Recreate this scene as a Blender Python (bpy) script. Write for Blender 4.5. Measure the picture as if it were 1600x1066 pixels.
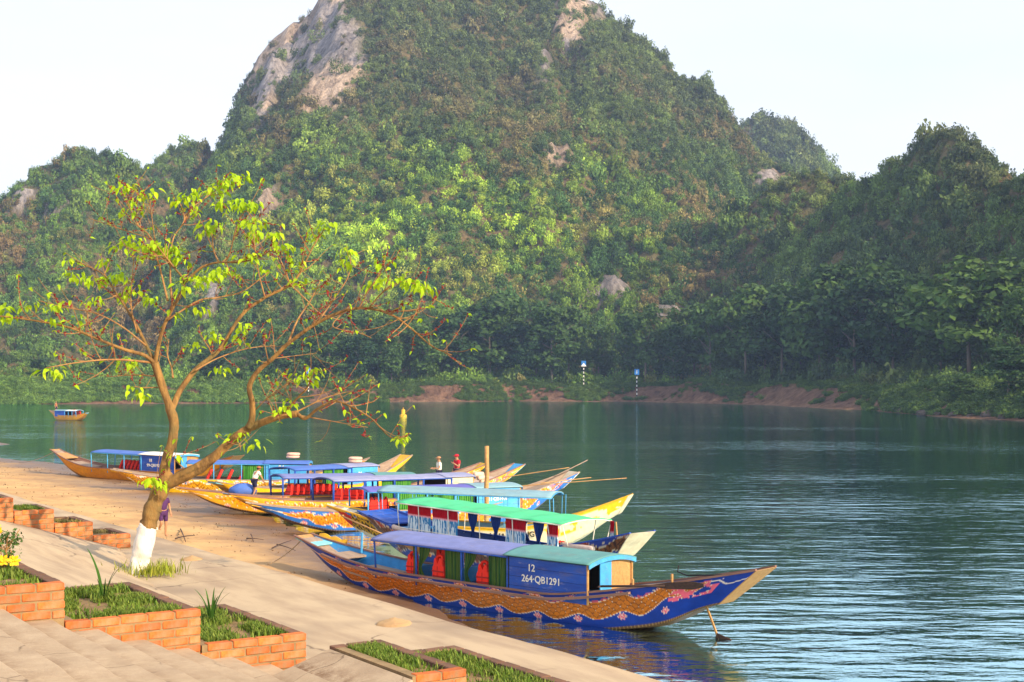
import bpy, bmesh, math, random
import numpy as np
from mathutils import Vector, Matrix
R = math.radians
random.seed(7); rng = np.random.default_rng(11)
for o in list(bpy.data.objects): bpy.data.objects.remove(o)
S = bpy.context.scene
COL = S.collection

# ------------------------------------------------------------------ camera, sky, sun, exposure
CAMZ, F, YH = 6.0, 2150.0, 592.0          # eye height over the water, focal length and horizon row (1600 px frame)
cam = bpy.data.cameras.new('camera'); camo = bpy.data.objects.new('camera', cam); COL.objects.link(camo)
camo.location = (0, 0, CAMZ); camo.rotation_euler = (R(90), 0, 0)
cam.sensor_width = 36; cam.lens = F / 1600 * 36; cam.shift_y = (YH - 533) / 1600
cam.clip_start = 0.1; cam.clip_end = 5000
S.camera = camo
SUN_AZ, SUN_EL = R(50), R(27)             # to the right of the line behind the camera
TOSUN = Vector((math.sin(SUN_AZ) * math.cos(SUN_EL), -math.cos(SUN_AZ) * math.cos(SUN_EL), math.sin(SUN_EL)))
sl = bpy.data.lights.new('sun', 'SUN'); so = bpy.data.objects.new('sun', sl); COL.objects.link(so)
sl.energy = 5.0; sl.angle = R(0.6); sl.color = (1.0, 0.80, 0.54)
so.rotation_euler = TOSUN.to_track_quat('Z', 'Y').to_euler()
w = bpy.data.worlds.new('World'); S.world = w; w.use_nodes = True
nt = w.node_tree; nt.nodes.clear()
sky = nt.nodes.new('ShaderNodeTexSky'); sky.sky_type = 'NISHITA'; sky.sun_disc = False
sky.sun_elevation = SUN_EL; sky.sun_rotation = math.atan2(TOSUN.x, TOSUN.y)
sky.air_density = 1.0; sky.dust_density = 4.0; sky.ozone_density = 1.0
whm = nt.nodes.new('ShaderNodeMix'); whm.data_type = 'RGBA'; whm.inputs[0].default_value = 0.72
cn = nt.nodes.new('ShaderNodeTexNoise'); cn.inputs['Scale'].default_value = 3.5; cn.inputs['Detail'].default_value = 5; ctc = nt.nodes.new('ShaderNodeTexCoord'); cmp_ = nt.nodes.new('ShaderNodeMapping'); cmp_.inputs['Scale'].default_value = (1, 1, 3.5)
nt.links.new(ctc.outputs['Generated'], cmp_.inputs[0]); nt.links.new(cmp_.outputs[0], cn.inputs['Vector'])
cmx = nt.nodes.new('ShaderNodeMix'); cmx.data_type = 'RGBA'; cmx.inputs[6].default_value = (6.4, 7.1, 8.3, 1); cmx.inputs[7].default_value = (8.4, 8.6, 9.0, 1)   # thin bright cloud veil over the whole sky
nt.links.new(cn.outputs['Fac'], cmx.inputs[0]); nt.links.new(cmx.outputs[2], whm.inputs[7])
bg = nt.nodes.new('ShaderNodeBackground'); bg.inputs[1].default_value = 0.12
wo = nt.nodes.new('ShaderNodeOutputWorld')
nt.links.new(sky.outputs[0], whm.inputs[6]); nt.links.new(whm.outputs[2], bg.inputs[0]); nt.links.new(bg.outputs[0], wo.inputs[0])
S.view_settings.view_transform = 'Standard'; S.view_settings.look = 'None'
S.view_settings.exposure = 0.56; S.view_settings.gamma = 1.0; S.view_settings.use_curve_mapping = False
S.render.engine = 'CYCLES'
S.cycles.use_denoising = True; S.cycles.max_bounces = 8; S.cycles.volume_bounces = 1; S.cycles.transparent_max_bounces = 12
S.cycles.sample_clamp_indirect = 6

# ------------------------------------------------------------------ helpers
def at(px, py, z):                         # photo pixel -> world point on the horizontal level z
    s = (py - YH) / (CAMZ - z)
    return np.array([(px - 800) / s, F / s, z])
def atd(px, py, Y):                        # photo pixel -> world point at distance Y
    return np.array([(px - 800) * Y / F, Y, CAMZ - (py - YH) * Y / F])
def proj(x, y, z):
    return 800 + x * F / y, YH + (CAMZ - z) * F / y

def tag(o, label=None, cat=None, group=None, kind=None):
    if label: o['label'] = label
    if cat: o['category'] = cat
    if group: o['group'] = group
    if kind: o['kind'] = kind
    return o
def link(name, data, parent=None):
    o = bpy.data.objects.new(name, data); COL.objects.link(o)
    if parent is not None: o.parent = parent
    return o
def thing(name, label, cat, loc=(0, 0, 0), rz=0.0, group=None):
    o = link(name, None); o.location = loc; o.rotation_euler = (0, 0, rz); o.empty_display_size = .2
    return tag(o, label, cat, group)

class MB:
    """collects boxes, tubes and sheets into one mesh"""
    def __init__(s): s.v = []; s.f = []; s.n = 0
    def add(s, v, f):
        s.v.extend([tuple(map(float, p)) for p in v]); s.f.extend([tuple(i + s.n for i in q) for q in f]); s.n += len(v); return s
    def box(s, c, d, rot=None, taper=1.0):
        hx, hy, hz = d[0] / 2, d[1] / 2, d[2] / 2
        v = [(sx * hx * (taper if sz > 0 else 1), sy * hy * (taper if sz > 0 else 1), sz * hz) for sz in (-1, 1) for sy in (-1, 1) for sx in (-1, 1)]
        if rot is not None: v = [tuple(rot @ Vector(p)) for p in v]
        v = [(p[0] + c[0], p[1] + c[1], p[2] + c[2]) for p in v]
        return s.add(v, [(0, 2, 3, 1), (4, 5, 7, 6), (0, 1, 5, 4), (2, 6, 7, 3), (0, 4, 6, 2), (1, 3, 7, 5)])
    def bar(s, a, b, wd, ht):
        a, b = Vector(a), Vector(b); d = b - a
        q = d.to_track_quat('X', 'Z').to_matrix()
        return s.box((a + b) / 2, (d.length, wd, ht), q)
    def tube(s, pts, rad, n=8, cap=True):
        P = [Vector(p) for p in pts]; k = len(P)
        r = [rad] * k if not hasattr(rad, '__len__') else list(rad)
        up = None; v = []
        for i in range(k):
            t = (P[min(i + 1, k - 1)] - P[max(i - 1, 0)])
            if t.length < 1e-9: t = Vector((0, 0, 1))
            t.normalize()
            if up is None:
                up = Vector((0, 0, 1)) if abs(t.z) < .9 else Vector((1, 0, 0))
            x = t.cross(up)
            if x.length < 1e-6: x = t.orthogonal()
            x.normalize(); y = x.cross(t); up = y
            for j in range(n):
                a = 2 * math.pi * j / n
                v.append(P[i] + (x * math.cos(a) + y * math.sin(a)) * r[i])
        f = [(i * n + j, i * n + (j + 1) % n, (i + 1) * n + (j + 1) % n, (i + 1) * n + j) for i in range(k - 1) for j in range(n)]
        if cap: f += [tuple(range(n - 1, -1, -1)), tuple((k - 1) * n + j for j in range(n))]
        return s.add(v, f)
    def grid(s, G):                        # G: array (a, b, 3)
        a, b = G.shape[:2]
        return s.add(G.reshape(-1, 3), [(i * b + j, i * b + j + 1, (i + 1) * b + j + 1, (i + 1) * b + j) for i in range(a - 1) for j in range(b - 1)])
    def slab(s, G, th):                    # closed sheet of thickness th (array or float, downwards)
        a, b = G.shape[:2]; H = G.copy(); H[..., 2] -= th; n = a * b
        v = np.concatenate([G.reshape(-1, 3), H.reshape(-1, 3)])
        f = [(i * b + j, i * b + j + 1, (i + 1) * b + j + 1, (i + 1) * b + j) for i in range(a - 1) for j in range(b - 1)]
        f += [(n + i * b + j, n + (i + 1) * b + j, n + (i + 1) * b + j + 1, n + i * b + j + 1) for i in range(a - 1) for j in range(b - 1)]
        for i in range(a - 1):
            f += [(i * b, (i + 1) * b, n + (i + 1) * b, n + i * b), ((i + 1) * b - 1, n + (i + 1) * b - 1, n + (i + 2) * b - 1, (i + 2) * b - 1)]
        for j in range(b - 1):
            f += [(j, n + j, n + j + 1, j + 1), ((a - 1) * b + j, (a - 1) * b + j + 1, n + (a - 1) * b + j + 1, n + (a - 1) * b + j)]
        return s.add(v, f)
    def lathe(s, prof, c=(0, 0, 0), n=16):
        v = [(c[0] + r * math.cos(2 * math.pi * j / n), c[1] + r * math.sin(2 * math.pi * j / n), c[2] + z) for r, z in prof for j in range(n)]
        k = len(prof)
        f = [(i * n + j, i * n + (j + 1) % n, (i + 1) * n + (j + 1) % n, (i + 1) * n + j) for i in range(k - 1) for j in range(n)]
        f += [tuple(range(n - 1, -1, -1)), tuple((k - 1) * n + j for j in range(n))]
        return s.add(v, f)
    def ball(s, c, r, n=8, jit=0.0):
        prof = [(max(.001, math.sin(math.pi * i / n)), -math.cos(math.pi * i / n)) for i in range(n + 1)]
        m = 2 * n; v = []
        for pr, pz in prof:
            for j in range(m):
                k = 1 + random.uniform(-jit, jit)
                v.append((c[0] + r[0] * pr * math.cos(2 * math.pi * j / m) * k, c[1] + r[1] * pr * math.sin(2 * math.pi * j / m) * k, c[2] + r[2] * pz * k))
        return s.add(v, [(i * m + j, i * m + (j + 1) % m, (i + 1) * m + (j + 1) % m, (i + 1) * m + j) for i in range(n) for j in range(m)])
    def mesh(s, name, mat=None, smooth=False):
        me = bpy.data.meshes.new(name); me.from_pydata(s.v, [], s.f)
        if mat: me.materials.append(mat)
        if smooth: me.polygons.foreach_set('use_smooth', [True] * len(me.polygons))
        me.update(); return me
    def build(s, name, mat=None, parent=None, smooth=False, bevel=0.0):
        o = link(name, s.mesh(name, mat, smooth), parent)
        if bevel:
            b = o.modifiers.new('b', 'BEVEL'); b.width = bevel; b.segments = 2; b.limit_method = 'ANGLE'
        return o

def np_mesh(name, V, Fq, mat=None, smooth=True, cols=None, attrs=None):
    me = bpy.data.meshes.new(name)
    V = np.asarray(V, np.float32); Fq = np.asarray(Fq, np.int32); k = Fq.shape[1]
    me.vertices.add(len(V)); me.vertices.foreach_set('co', V.ravel())
    me.loops.add(Fq.size); me.loops.foreach_set('vertex_index', Fq.ravel())
    me.polygons.add(len(Fq)); me.polygons.foreach_set('loop_start', np.arange(0, Fq.size, k, dtype=np.int32))
    me.polygons.foreach_set('use_smooth', np.full(len(Fq), smooth))
    if mat: me.materials.append(mat)
    me.update(calc_edges=True)
    if cols is not None:
        a = me.attributes.new('col', 'FLOAT_COLOR', 'POINT')
        c = np.ones((len(V), 4), np.float32); c[:, :3] = cols; a.data.foreach_set('color', c.ravel())
    for n_, d in (attrs or {}).items():
        a = me.attributes.new(n_, 'FLOAT', 'POINT'); a.data.foreach_set('value', np.asarray(d, np.float32).ravel())
    me.validate(); return me
def gridfaces(a, b):
    i = np.arange(a - 1)[:, None] * b + np.arange(b - 1)[None]
    return np.stack([i, i + 1, i + b + 1, i + b], -1).reshape(-1, 4)

# smooth value noise on numpy arrays
_tab = np.random.default_rng(5).random(65536)
def vnoise(x, y, z=0.0, seed=0):
    x, y, z = np.broadcast_arrays(np.asarray(x, float), np.asarray(y, float), np.asarray(z, float))
    xi, yi, zi = np.floor(x).astype(np.int64), np.floor(y).astype(np.int64), np.floor(z).astype(np.int64)
    u, v, t = x - xi, y - yi, z - zi
    u, v, t = [a * a * (3 - 2 * a) for a in (u, v, t)]
    def h(a, b, c): return _tab[(a * 73856093 ^ b * 19349663 ^ c * 83492791 ^ seed * 2654435) & 65535]
    r = 0
    for dz in (0, 1):
        for dy in (0, 1):
            for dx in (0, 1):
                r = r + h(xi + dx, yi + dy, zi + dz) * (u if dx else 1 - u) * (v if dy else 1 - v) * (t if dz else 1 - t)
    return r
def fbm(x, y, z=0.0, o=4, seed=0):
    r, a, tot = 0, 1.0, 0
    for k in range(o):
        r = r + a * vnoise(x * 2 ** k, y * 2 ** k, np.asarray(z) * 2 ** k, seed + k * 17); tot += a; a *= .5
    return r / tot
def sstep(a, b, x):
    t = np.clip((x - a) / (b - a), 0, 1); return t * t * (3 - 2 * t)

# ------------------------------------------------------------------ materials
def newmat(name):
    m = bpy.data.materials.new(name); m.use_nodes = True; t = m.node_tree
    return m, t, t.nodes['Principled BSDF'], t.nodes['Material Output']
def nd(t, typ, **kw):
    n = t.nodes.new(typ)
    for k, v in kw.items(): setattr(n, k, v)
    return n
def ramp_mix(t, fac, c0, c1):
    m = nd(t, 'ShaderNodeMix', data_type='RGBA'); m.clamp_factor = True
    if isinstance(fac, (int, float)): m.inputs[0].default_value = fac
    else: t.links.new(fac, m.inputs[0])
    for i, c in ((6, c0), (7, c1)):
        if isinstance(c, (tuple, list)): m.inputs[i].default_value = (*c[:3], 1)
        else: t.links.new(c, m.inputs[i])
    return m.outputs[2]
def noise(t, scale, detail=4, rough=.55, stretch=None, coord='Object'):
    tc = nd(t, 'ShaderNodeTexCoord'); n = nd(t, 'ShaderNodeTexNoise')
    n.inputs['Scale'].default_value = scale; n.inputs['Detail'].default_value = detail; n.inputs['Roughness'].default_value = rough
    src = tc.outputs[coord]
    if stretch:
        mp = nd(t, 'ShaderNodeMapping'); mp.inputs['Scale'].default_value = stretch; t.links.new(src, mp.inputs[0]); src = mp.outputs[0]
    t.links.new(src, n.inputs['Vector']); return n.outputs['Fac']
def remap(t, s, a, b, c=0.0, d=1.0):
    m = nd(t, 'ShaderNodeMapRange'); m.inputs[1].default_value = a; m.inputs[2].default_value = b; m.inputs[3].default_value = c; m.inputs[4].default_value = d
    t.links.new(s, m.inputs[0]); return m.outputs[0]
def bump(t, bs, h, strength, dist):
    b = nd(t, 'ShaderNodeBump'); b.inputs['Strength'].default_value = strength; b.inputs['Distance'].default_value = dist
    t.links.new(h, b.inputs['Height']); t.links.new(b.outputs[0], bs.inputs['Normal'])
def cracks(t, col, scale, dark, width=.012):
    """thin broken crack lines"""
    tc = nd(t, 'ShaderNodeTexCoord'); nz = nd(t, 'ShaderNodeTexNoise'); nz.inputs['Scale'].default_value = 1.6; nz.inputs['Detail'].default_value = 6; t.links.new(tc.outputs['Object'], nz.inputs['Vector'])
    mx = nd(t, 'ShaderNodeMix', data_type='RGBA'); mx.blend_type = 'LINEAR_LIGHT'; mx.inputs[0].default_value = .28; t.links.new(tc.outputs['Object'], mx.inputs[6]); t.links.new(nz.outputs['Color'], mx.inputs[7])
    v = nd(t, 'ShaderNodeTexVoronoi'); v.feature = 'DISTANCE_TO_EDGE'; v.inputs['Scale'].default_value = scale; t.links.new(mx.outputs[2], v.inputs['Vector'])
    k = nd(t, 'ShaderNodeMath', operation='MULTIPLY'); t.links.new(remap(t, v.outputs['Distance'], 0, width, 1, 0), k.inputs[0]); t.links.new(remap(t, noise(t, .9, 3), .46, .56, 0, .85), k.inputs[1])
    return ramp_mix(t, k.outputs[0], col, dark)
def pm(name, c, rough=.7, c2=None, scale=6, lo=.35, hi=.7, stretch=None, bmp=0.0, bdist=.01, bscale=None, c3=None, s3=1.2, rand=0.0, spec=.3, grime=0.0, crack=0.0):
    """paint / wood / stone: two colours mixed by noise, a third as larger stains, fine bump"""
    m, t, b, o = newmat(name)
    b.inputs['Roughness'].default_value = rough; b.inputs['Specular IOR Level'].default_value = spec
    col = None
    if c2 is None: c2 = tuple(x * .72 for x in c)
    n = noise(t, scale, 5, .6, stretch); col = ramp_mix(t, remap(t, n, lo, hi), c, c2)
    if c3 is not None: col = ramp_mix(t, remap(t, noise(t, s3, 3), .52, .68), col, c3)
    if grime:                                     # streaky dirt and faded patches with shapes of their own
        col = ramp_mix(t, remap(t, noise(t, 1.7, 6, .75, (.5, 1, 1.6)), .50, .72, 0, grime), col, (.16, .12, .09))
        col = ramp_mix(t, remap(t, noise(t, 9, 5, .7, (.3, 1, 1)), .58, .74, 0, grime * .7), col, (.45, .40, .36))
    if crack: col = cracks(t, col, crack, (.13, .09, .06))
    if rand:
        oi = nd(t, 'ShaderNodeObjectInfo'); hv = nd(t, 'ShaderNodeHueSaturation')
        t.links.new(remap(t, oi.outputs['Random'], 0, 1, 1 - rand, 1 + rand), hv.inputs['Value']); t.links.new(col, hv.inputs['Color']); col = hv.outputs[0]
    t.links.new(col, b.inputs['Base Color'])
    if bmp: bump(t, b, noise(t, bscale or scale * 4, 5, .65, stretch), bmp, bdist)
    return m
def colmat(name, rough=.5, bmp=.15, scale=30, wear=.12, spec=.35):
    m, t, b, o = newmat(name); b.inputs['Roughness'].default_value = rough; b.inputs['Specular IOR Level'].default_value = spec
    a = nd(t, 'ShaderNodeAttribute', attribute_name='col'); n = noise(t, 5, 6, .7)
    hv = nd(t, 'ShaderNodeHueSaturation'); t.links.new(remap(t, n, .3, .75, 1 + wear, 1 - 2 * wear), hv.inputs['Value']); t.links.new(a.outputs['Color'], hv.inputs['Color'])
    t.links.new(hv.outputs[0], b.inputs['Base Color']); bump(t, b, noise(t, scale, 4, .6), bmp, .008); return m
def foliage(name, c, c2, mode='INSTANCER', trans=.3):
    """leaf surface: colour between c and c2 by an attribute or per object, with light coming through"""
    m, t, b, o = newmat(name); b.inputs['Roughness'].default_value = .6; b.inputs['Specular IOR Level'].default_value = .2
    if mode == 'INSTANCER':
        a = nd(t, 'ShaderNodeAttribute', attribute_name='tint', attribute_type='INSTANCER'); col = a.outputs['Color']
    elif mode == 'OBJECT':
        a = nd(t, 'ShaderNodeObjectInfo'); col = ramp_mix(t, a.outputs['Random'], c, c2)
    else:
        a = nd(t, 'ShaderNodeAttribute', attribute_name='col'); col = a.outputs['Color']
    g = nd(t, 'ShaderNodeAttribute', attribute_name='shade')
    hv = nd(t, 'ShaderNodeHueSaturation'); t.links.new(remap(t, g.outputs['Fac'], 0, 1, .7, 1.3), hv.inputs['Value']); t.links.new(col, hv.inputs['Color']); col = hv.outputs[0]
    t.links.new(col, b.inputs['Base Color'])
    tr = nd(t, 'ShaderNodeBsdfTranslucent'); t.links.new(col, tr.inputs[0])
    mx = nd(t, 'ShaderNodeMixShader'); mx.inputs[0].default_value = trans
    t.links.new(b.outputs[0], mx.inputs[1]); t.links.new(tr.outputs[0], mx.inputs[2]); t.links.new(mx.outputs[0], o.inputs[0])
    return m
M = {}
M['concrete'] = pm('concrete', (.46, .35, .23), .85, (.35, .255, .17), 2.4, .40, .66, (1.6, .35, 1), .3, .01, 60, (.29, .215, .15), .45, crack=.5)
def step_mat():
    """trodden concrete, dirt gathered where each tread meets the riser behind it"""
    m, t, b, o = newmat('step_concrete'); b.inputs['Roughness'].default_value = .88; b.inputs['Specular IOR Level'].default_value = .25
    c = ramp_mix(t, remap(t, noise(t, 2.2, 5, .6), .4, .68), (.46, .35, .235), (.36, .265, .175))
    tc = nd(t, 'ShaderNodeTexCoord'); sp = nd(t, 'ShaderNodeSeparateXYZ'); t.links.new(tc.outputs['Object'], sp.inputs[0])
    a = nd(t, 'ShaderNodeMath', operation='MULTIPLY_ADD'); a.inputs[1].default_value = -1 / .36; a.inputs[2].default_value = -2.62 / .36 + 40; t.links.new(sp.outputs[0], a.inputs[0])
    f = nd(t, 'ShaderNodeMath', operation='FRACT'); t.links.new(a.outputs[0], f.inputs[0])
    k = nd(t, 'ShaderNodeMath', operation='MULTIPLY'); t.links.new(remap(t, f.outputs[0], .35, 1.0, .2, 1.0), k.inputs[0]); t.links.new(remap(t, noise(t, 4.5, 8, .8), .38, .56), k.inputs[1])
    c = ramp_mix(t, k.outputs[0], c, (.17, .095, .05)); c = cracks(t, c, .9, (.12, .08, .05)); t.links.new(c, b.inputs['Base Color']); bump(t, b, noise(t, 45, 5, .65), .4, .012); return m
M['step'] = step_mat()
M['mortar'] = pm('mortar', (.30, .20, .10), .9, (.20, .14, .07), 9, bmp=.5)
M['brick'] = pm('brick', (.60, .155, .035), .85, (.42, .10, .025), 14, .38, .68, None, .6, .008, 70, (.36, .20, .10), 5.0, rand=.24)
M['rim'] = pm('weathered_brick', (.17, .085, .05), .9, (.10, .055, .045), 9, .4, .7, None, .5, .008, 50, rand=.2)
M['soil'] = pm('soil', (.30, .19, .09), .95, (.17, .11, .05), 5, .4, .65, None, .8, .03, 30)
M['sand'] = pm('sand', (.46, .30, .15), .95, (.36, .22, .11), .8, .4, .7, None, .5, .03, 14, (.30, .18, .09), .22)
M['bark'] = pm('bark', (.30, .165, .05), .9, (.11, .06, .025), 9, .38, .66, (1, 1, .4), 1.0, .03, 20, (.16, .11, .04), 3.0)
M['whitewash'] = pm('whitewash', (.70, .67, .63), .85, (.46, .40, .33), 10, .48, .75, (1, 1, .4), .6, .015, 22)
M['twig'] = pm('twig', (.36, .20, .07), .8, (.22, .10, .04), 9)
M['bud'] = pm('bud', (.22, .012, .012), .7, (.14, .01, .015), 20)
M['wood'] = pm('wood', (.48, .27, .10), .65, (.34, .17, .06), 5, stretch=(.25, 3, 3), bmp=.3, bscale=16)
M['greywood'] = pm('weathered_wood', (.34, .25, .19), .8, (.22, .16, .12), 5, stretch=(.25, 3, 3), bmp=.4, bscale=16)
M['trunkbark'] = pm('far_trunk', (.17, .13, .10), .9, (.10, .08, .06), 8)
M['darkwood'] = pm('dark_wood', (.07, .035, .025), .7, (.03, .018, .015), 6, stretch=(.25, 3, 3), bmp=.3)
M['rail'] = pm('rail_wood', (.26, .14, .11), .7, (.17, .09, .07), 5, stretch=(.2, 3, 3), bmp=.4)
M['blue'] = pm('blue_paint', (.012, .085, .44), .55, (.008, .05, .30), 3, stretch=(.4, 1, 2), bmp=.15, grime=.45)
M['lightblue'] = pm('light_blue_paint', (.06, .36, .70), .55, (.05, .26, .55), 4, bmp=.15, grime=.45)
M['innerblue'] = pm('inner_blue_paint', (.025, .25, .58), .55, (.02, .18, .45), 4, bmp=.15, grime=.45)
M['aqua'] = pm('aqua_paint', (.22, .58, .66), .55, (.16, .45, .55), 4, bmp=.15, grime=.45)
M['lilac'] = pm('lilac_canvas', (.17, .20, .44), .8, (.13, .16, .36), 2.5, bmp=.3, bdist=.02, bscale=6, grime=.45)
M['pinklilac'] = pm('faded_canvas', (.28, .29, .46), .8, (.20, .23, .40), 2.5, bmp=.3, bdist=.02, bscale=6, grime=.45)
M['violet'] = pm('violet_canvas', (.12, .12, .45), .75, (.10, .10, .36), 2.5, bmp=.3, bdist=.02, bscale=6, grime=.45)
M['royal'] = pm('royal_canvas', (.07, .16, .50), .7, (.05, .12, .42), 2.5, bmp=.2, bdist=.02, bscale=6, grime=.45)
M['teal'] = pm('teal_roof', (.10, .28, .27), .65, (.08, .22, .23), 2.5, bmp=.2, grime=.45)
M['seafoam'] = pm('grey_teal_roof', (.22, .38, .44), .6, (.17, .31, .38), 2.5, bmp=.2, grime=.45)
M['cream'] = pm('cream_paint', (.70, .62, .46), .6, (.58, .48, .32), 4, bmp=.15, grime=.45)
M['white'] = pm('white_paint', (.78, .76, .70), .55, (.66, .62, .54), 6, bmp=.15, grime=.25)
M['yellow'] = pm('yellow_paint', (.72, .42, .02), .6, (.60, .30, .02), 4, bmp=.15, grime=.45)
M['signblue'] = pm('sign_blue', (.02, .17, .50), .5)
M['black'] = pm('black_paint', (.012, .012, .015), .6)
M['dark'] = pm('painted_cabin_shade', (.012, .010, .012), .9)  # near-black colour stands in for the shade inside the cabins
M['vest'] = pm('vest_fabric', (.75, .022, .008), .6, (.62, .015, .006), 8, bmp=.3, bscale=40)
M['strap'] = pm('vest_strap', (.30, .01, .01), .7)
M['curtain'] = None
M['tarp'] = pm('green_tarp', (.06, .56, .24), .5, (.05, .48, .20), 2, bmp=.35, bdist=.03, bscale=5, grime=.25)
M['bolster'] = pm('bolster_cloth', (.60, .47, .40), .8, (.50, .38, .33), 6, bmp=.3, grime=.45)
M['ring'] = pm('life_ring', (.72, .48, .36), .7, (.62, .36, .28), 6)
M['rope'] = pm('rope', (.40, .30, .20), .9)
M['skin'] = pm('skin', (.42, .22, .12), .6, (.36, .18, .10), 12)
M['hair'] = pm('hair', (.02, .015, .012), .7)
M['rock'] = pm('boulder_rock', (.10, .075, .06), .9, (.05, .04, .035), .5, bmp=.8, bdist=.2, bscale=1.6)
M['paint'] = colmat('painted_hull')
M['cloth'] = colmat('cloth', .8, .2, 60, .08, .15)
M['leaf'] = foliage('leaf', (.50, .64, .02), (.30, .50, .012), 'OBJECT', .45)
M['blade'] = foliage('grass_blade', 0, 0, 'COL', .35)
M['bush'] = foliage('bush_leaf', 0, 0, 'INSTANCER', .25)
M['crown'] = foliage('tree_leaf', (.075, .14, .025), (.020, .055, .016), 'OBJECT', .25)

# ------------------------------------------------------------------ far terrain: bank, hills, rock
WL = np.array([(-700, 330), (-400, 318), (-200, 316), (-120, 322), (-63, 339), (0, 366), (35, 357), (58, 315), (66, 270), (67, 222), (73, 190), (88, 150), (115, 100), (165, 40), (270, -60)], float)
def shore_dist(x, y):
    """signed distance to the far and right waterline, positive on land"""
    best = np.full(x.shape, 1e9); sg = np.ones(x.shape)
    for a, b in zip(WL[:-1], WL[1:]):
        d = b - a; L2 = d @ d
        t = np.clip(((x - a[0]) * d[0] + (y - a[1]) * d[1]) / L2, 0, 1)
        qx, qy = x - a[0] - t * d[0], y - a[1] - t * d[1]; q = np.hypot(qx, qy)
        s = np.sign(d[0] * (y - a[1]) - d[1] * (x - a[0])); m = q < best
        best = np.where(m, q, best); sg = np.where(m, s, sg)
    return best * sg
RIDGES = [
 (1.42, 1.15, 5.5, [(228, 250, 660), (255, 234, 660), (290, 224, 660), (330, 240, 670), (352, 218, 690), (380, 170, 700), (404, 116, 700), (434, 70, 700), (462, 20, 700), (510, -22, 700), (600, -42, 700), (720, -55, 700), (850, -42, 700), (935, -8, 700), (1000, 54, 690), (1090, 148, 680), (1158, 224, 670), (1205, 268, 660), (1280, 312, 640), (1340, 360, 620)]),
 (1.15, 1.2, 2.6, [(-350, 330, 540), (-150, 330, 550), (0, 318, 560), (40, 283, 560), (75, 262, 560), (130, 247, 560), (180, 250, 560), (212, 275, 560), (240, 310, 560), (300, 330, 550)]),
 (1.0, 1.5, 2.2, [(1110, 250, 950), (1165, 207, 950), (1200, 190, 950), (1238, 198, 950), (1268, 226, 950), (1292, 255, 950), (1315, 285, 950), (1340, 330, 950)]),
 (1.45, 1.0, 2.2, [(850, 440, 500), (900, 392, 490), (950, 338, 480), (1010, 325, 475), (1060, 335, 470), (1130, 337, 465), (1200, 304, 460), (1270, 291, 455), (1330, 291, 450), (1400, 300, 440)]),
 (1.30, 1.15, 1.5, [(1322, 292, 420), (1372, 266, 412), (1392, 247, 405), (1440, 213, 395), (1500, 178, 380), (1540, 172, 370), (1600, 193, 350), (1700, 178, 330), (1850, 60, 305), (2100, -60, 270), (2600, -260, 230), (3200, -500, 205), (4200, -800, 180)]),  # stretch beyond the right frame edge is unseen, raised to shade the bank
]
def hills(x, y):
    z = np.zeros(x.shape)
    for wk, pw, kx, pts in RIDGES:
        sx = np.array([kx, 1.0])
        P = np.array([atd(*p) for p in pts]); h = np.zeros(x.shape)
        for a, b in zip(P[:-1], P[1:]):
            d = (b - a)[:2] * sx; t = np.clip(((x - a[0]) * kx * d[0] + (y - a[1]) * d[1]) / (d @ d), 0, 1)
            q = np.hypot((x - a[0]) * kx - t * d[0], y - a[1] - t * d[1]); zr = a[2] + t * (b[2] - a[2])
            k = np.clip(q / (zr * wk), 0, 1)
            h = np.maximum(h, zr * (1 - k ** pw) * (1 - .12 * np.sin(k * math.pi)))
        z = np.maximum(z, h)
    return z
def axis(segs):
    out = []
    for a, b, st in segs: out.append(np.arange(a, b, st))
    return np.concatenate(out)
gx = axis([(-620, -330, 14), (-330, 330, 3.0), (330, 640, 14)]); gy = axis([(-60, 150, 12), (150, 760, 3.0), (760, 1080, 9)])
TX, TY = np.meshgrid(gx, gy, indexing='ij')
sd = shore_dist(TX + 5 * (vnoise(TX / 13, TY / 13, 0, 3) - .5), TY + 5 * (vnoise(TX / 13, TY / 13, 0, 4) - .5))
bank = np.where(sd > 0, .35 * np.clip(sd / 3, 0, 1) + (4.0 + 2.4 * (vnoise(TX / 16, TY / 16, 0, 8) - .4)) * sstep(2.0, 9.5, sd), np.maximum(sd * .25, -4.5))
hz = hills(TX, TY); hz = hz * sstep(14, 60, sd)
crag = (fbm(TX / 50, TY / 60, 0, 4, 1) - .5) * 27 + (1 - np.abs(fbm(TX / 26, TY / 60, 0, 3, 9) * 2 - 1)) * 15 - 15 + (fbm(TX / 8, TY / 8, 0, 2, 19) - .5) * 6
TZ = np.maximum(bank, bank * .6 + hz + crag * sstep(6, 60, hz))
TZ = np.where(sd > 9, TZ + (vnoise(TX / 5, TY / 5, 0, 30) - .5) * 1.2 * sstep(9, 25, sd), TZ)
PX, PY = proj(TX, np.maximum(TY, 1), TZ)
rock = np.zeros(TX.shape)
wob = (fbm(TX / 14, TZ / 9, 0, 4, 40) - .5) * 1.5
for cx, cy, rx, ry in [(504, 92, 48, 78), (470, 70, 24, 30), (410, 140, 24, 52), (432, 95, 30, 40), (420, 318, 36, 22), (868, 252, 24, 18), (890, 50, 22, 40), (915, 8, 40, 18), (960, 455, 30, 16), (930, 475, 40, 14), (1190, 285, 24, 16), (1050, 500, 34, 30), (40, 318, 22, 14), (90, 322, 22, 14), (325, 470, 16, 20), (850, 105, 14, 22), (1590, 390, 16, 40)]:
    big_ = rx > 40 or (cy < 145 and cx < 480)
    rock = np.maximum(rock, (1.5 if big_ else 1.15) - np.hypot((PX - cx) / rx, (PY - cy) / ry) + wob * (.6 if big_ else 1.1))
rock = np.where(TY > 330, np.clip(rock * 2, 0, 1), 0)
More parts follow.
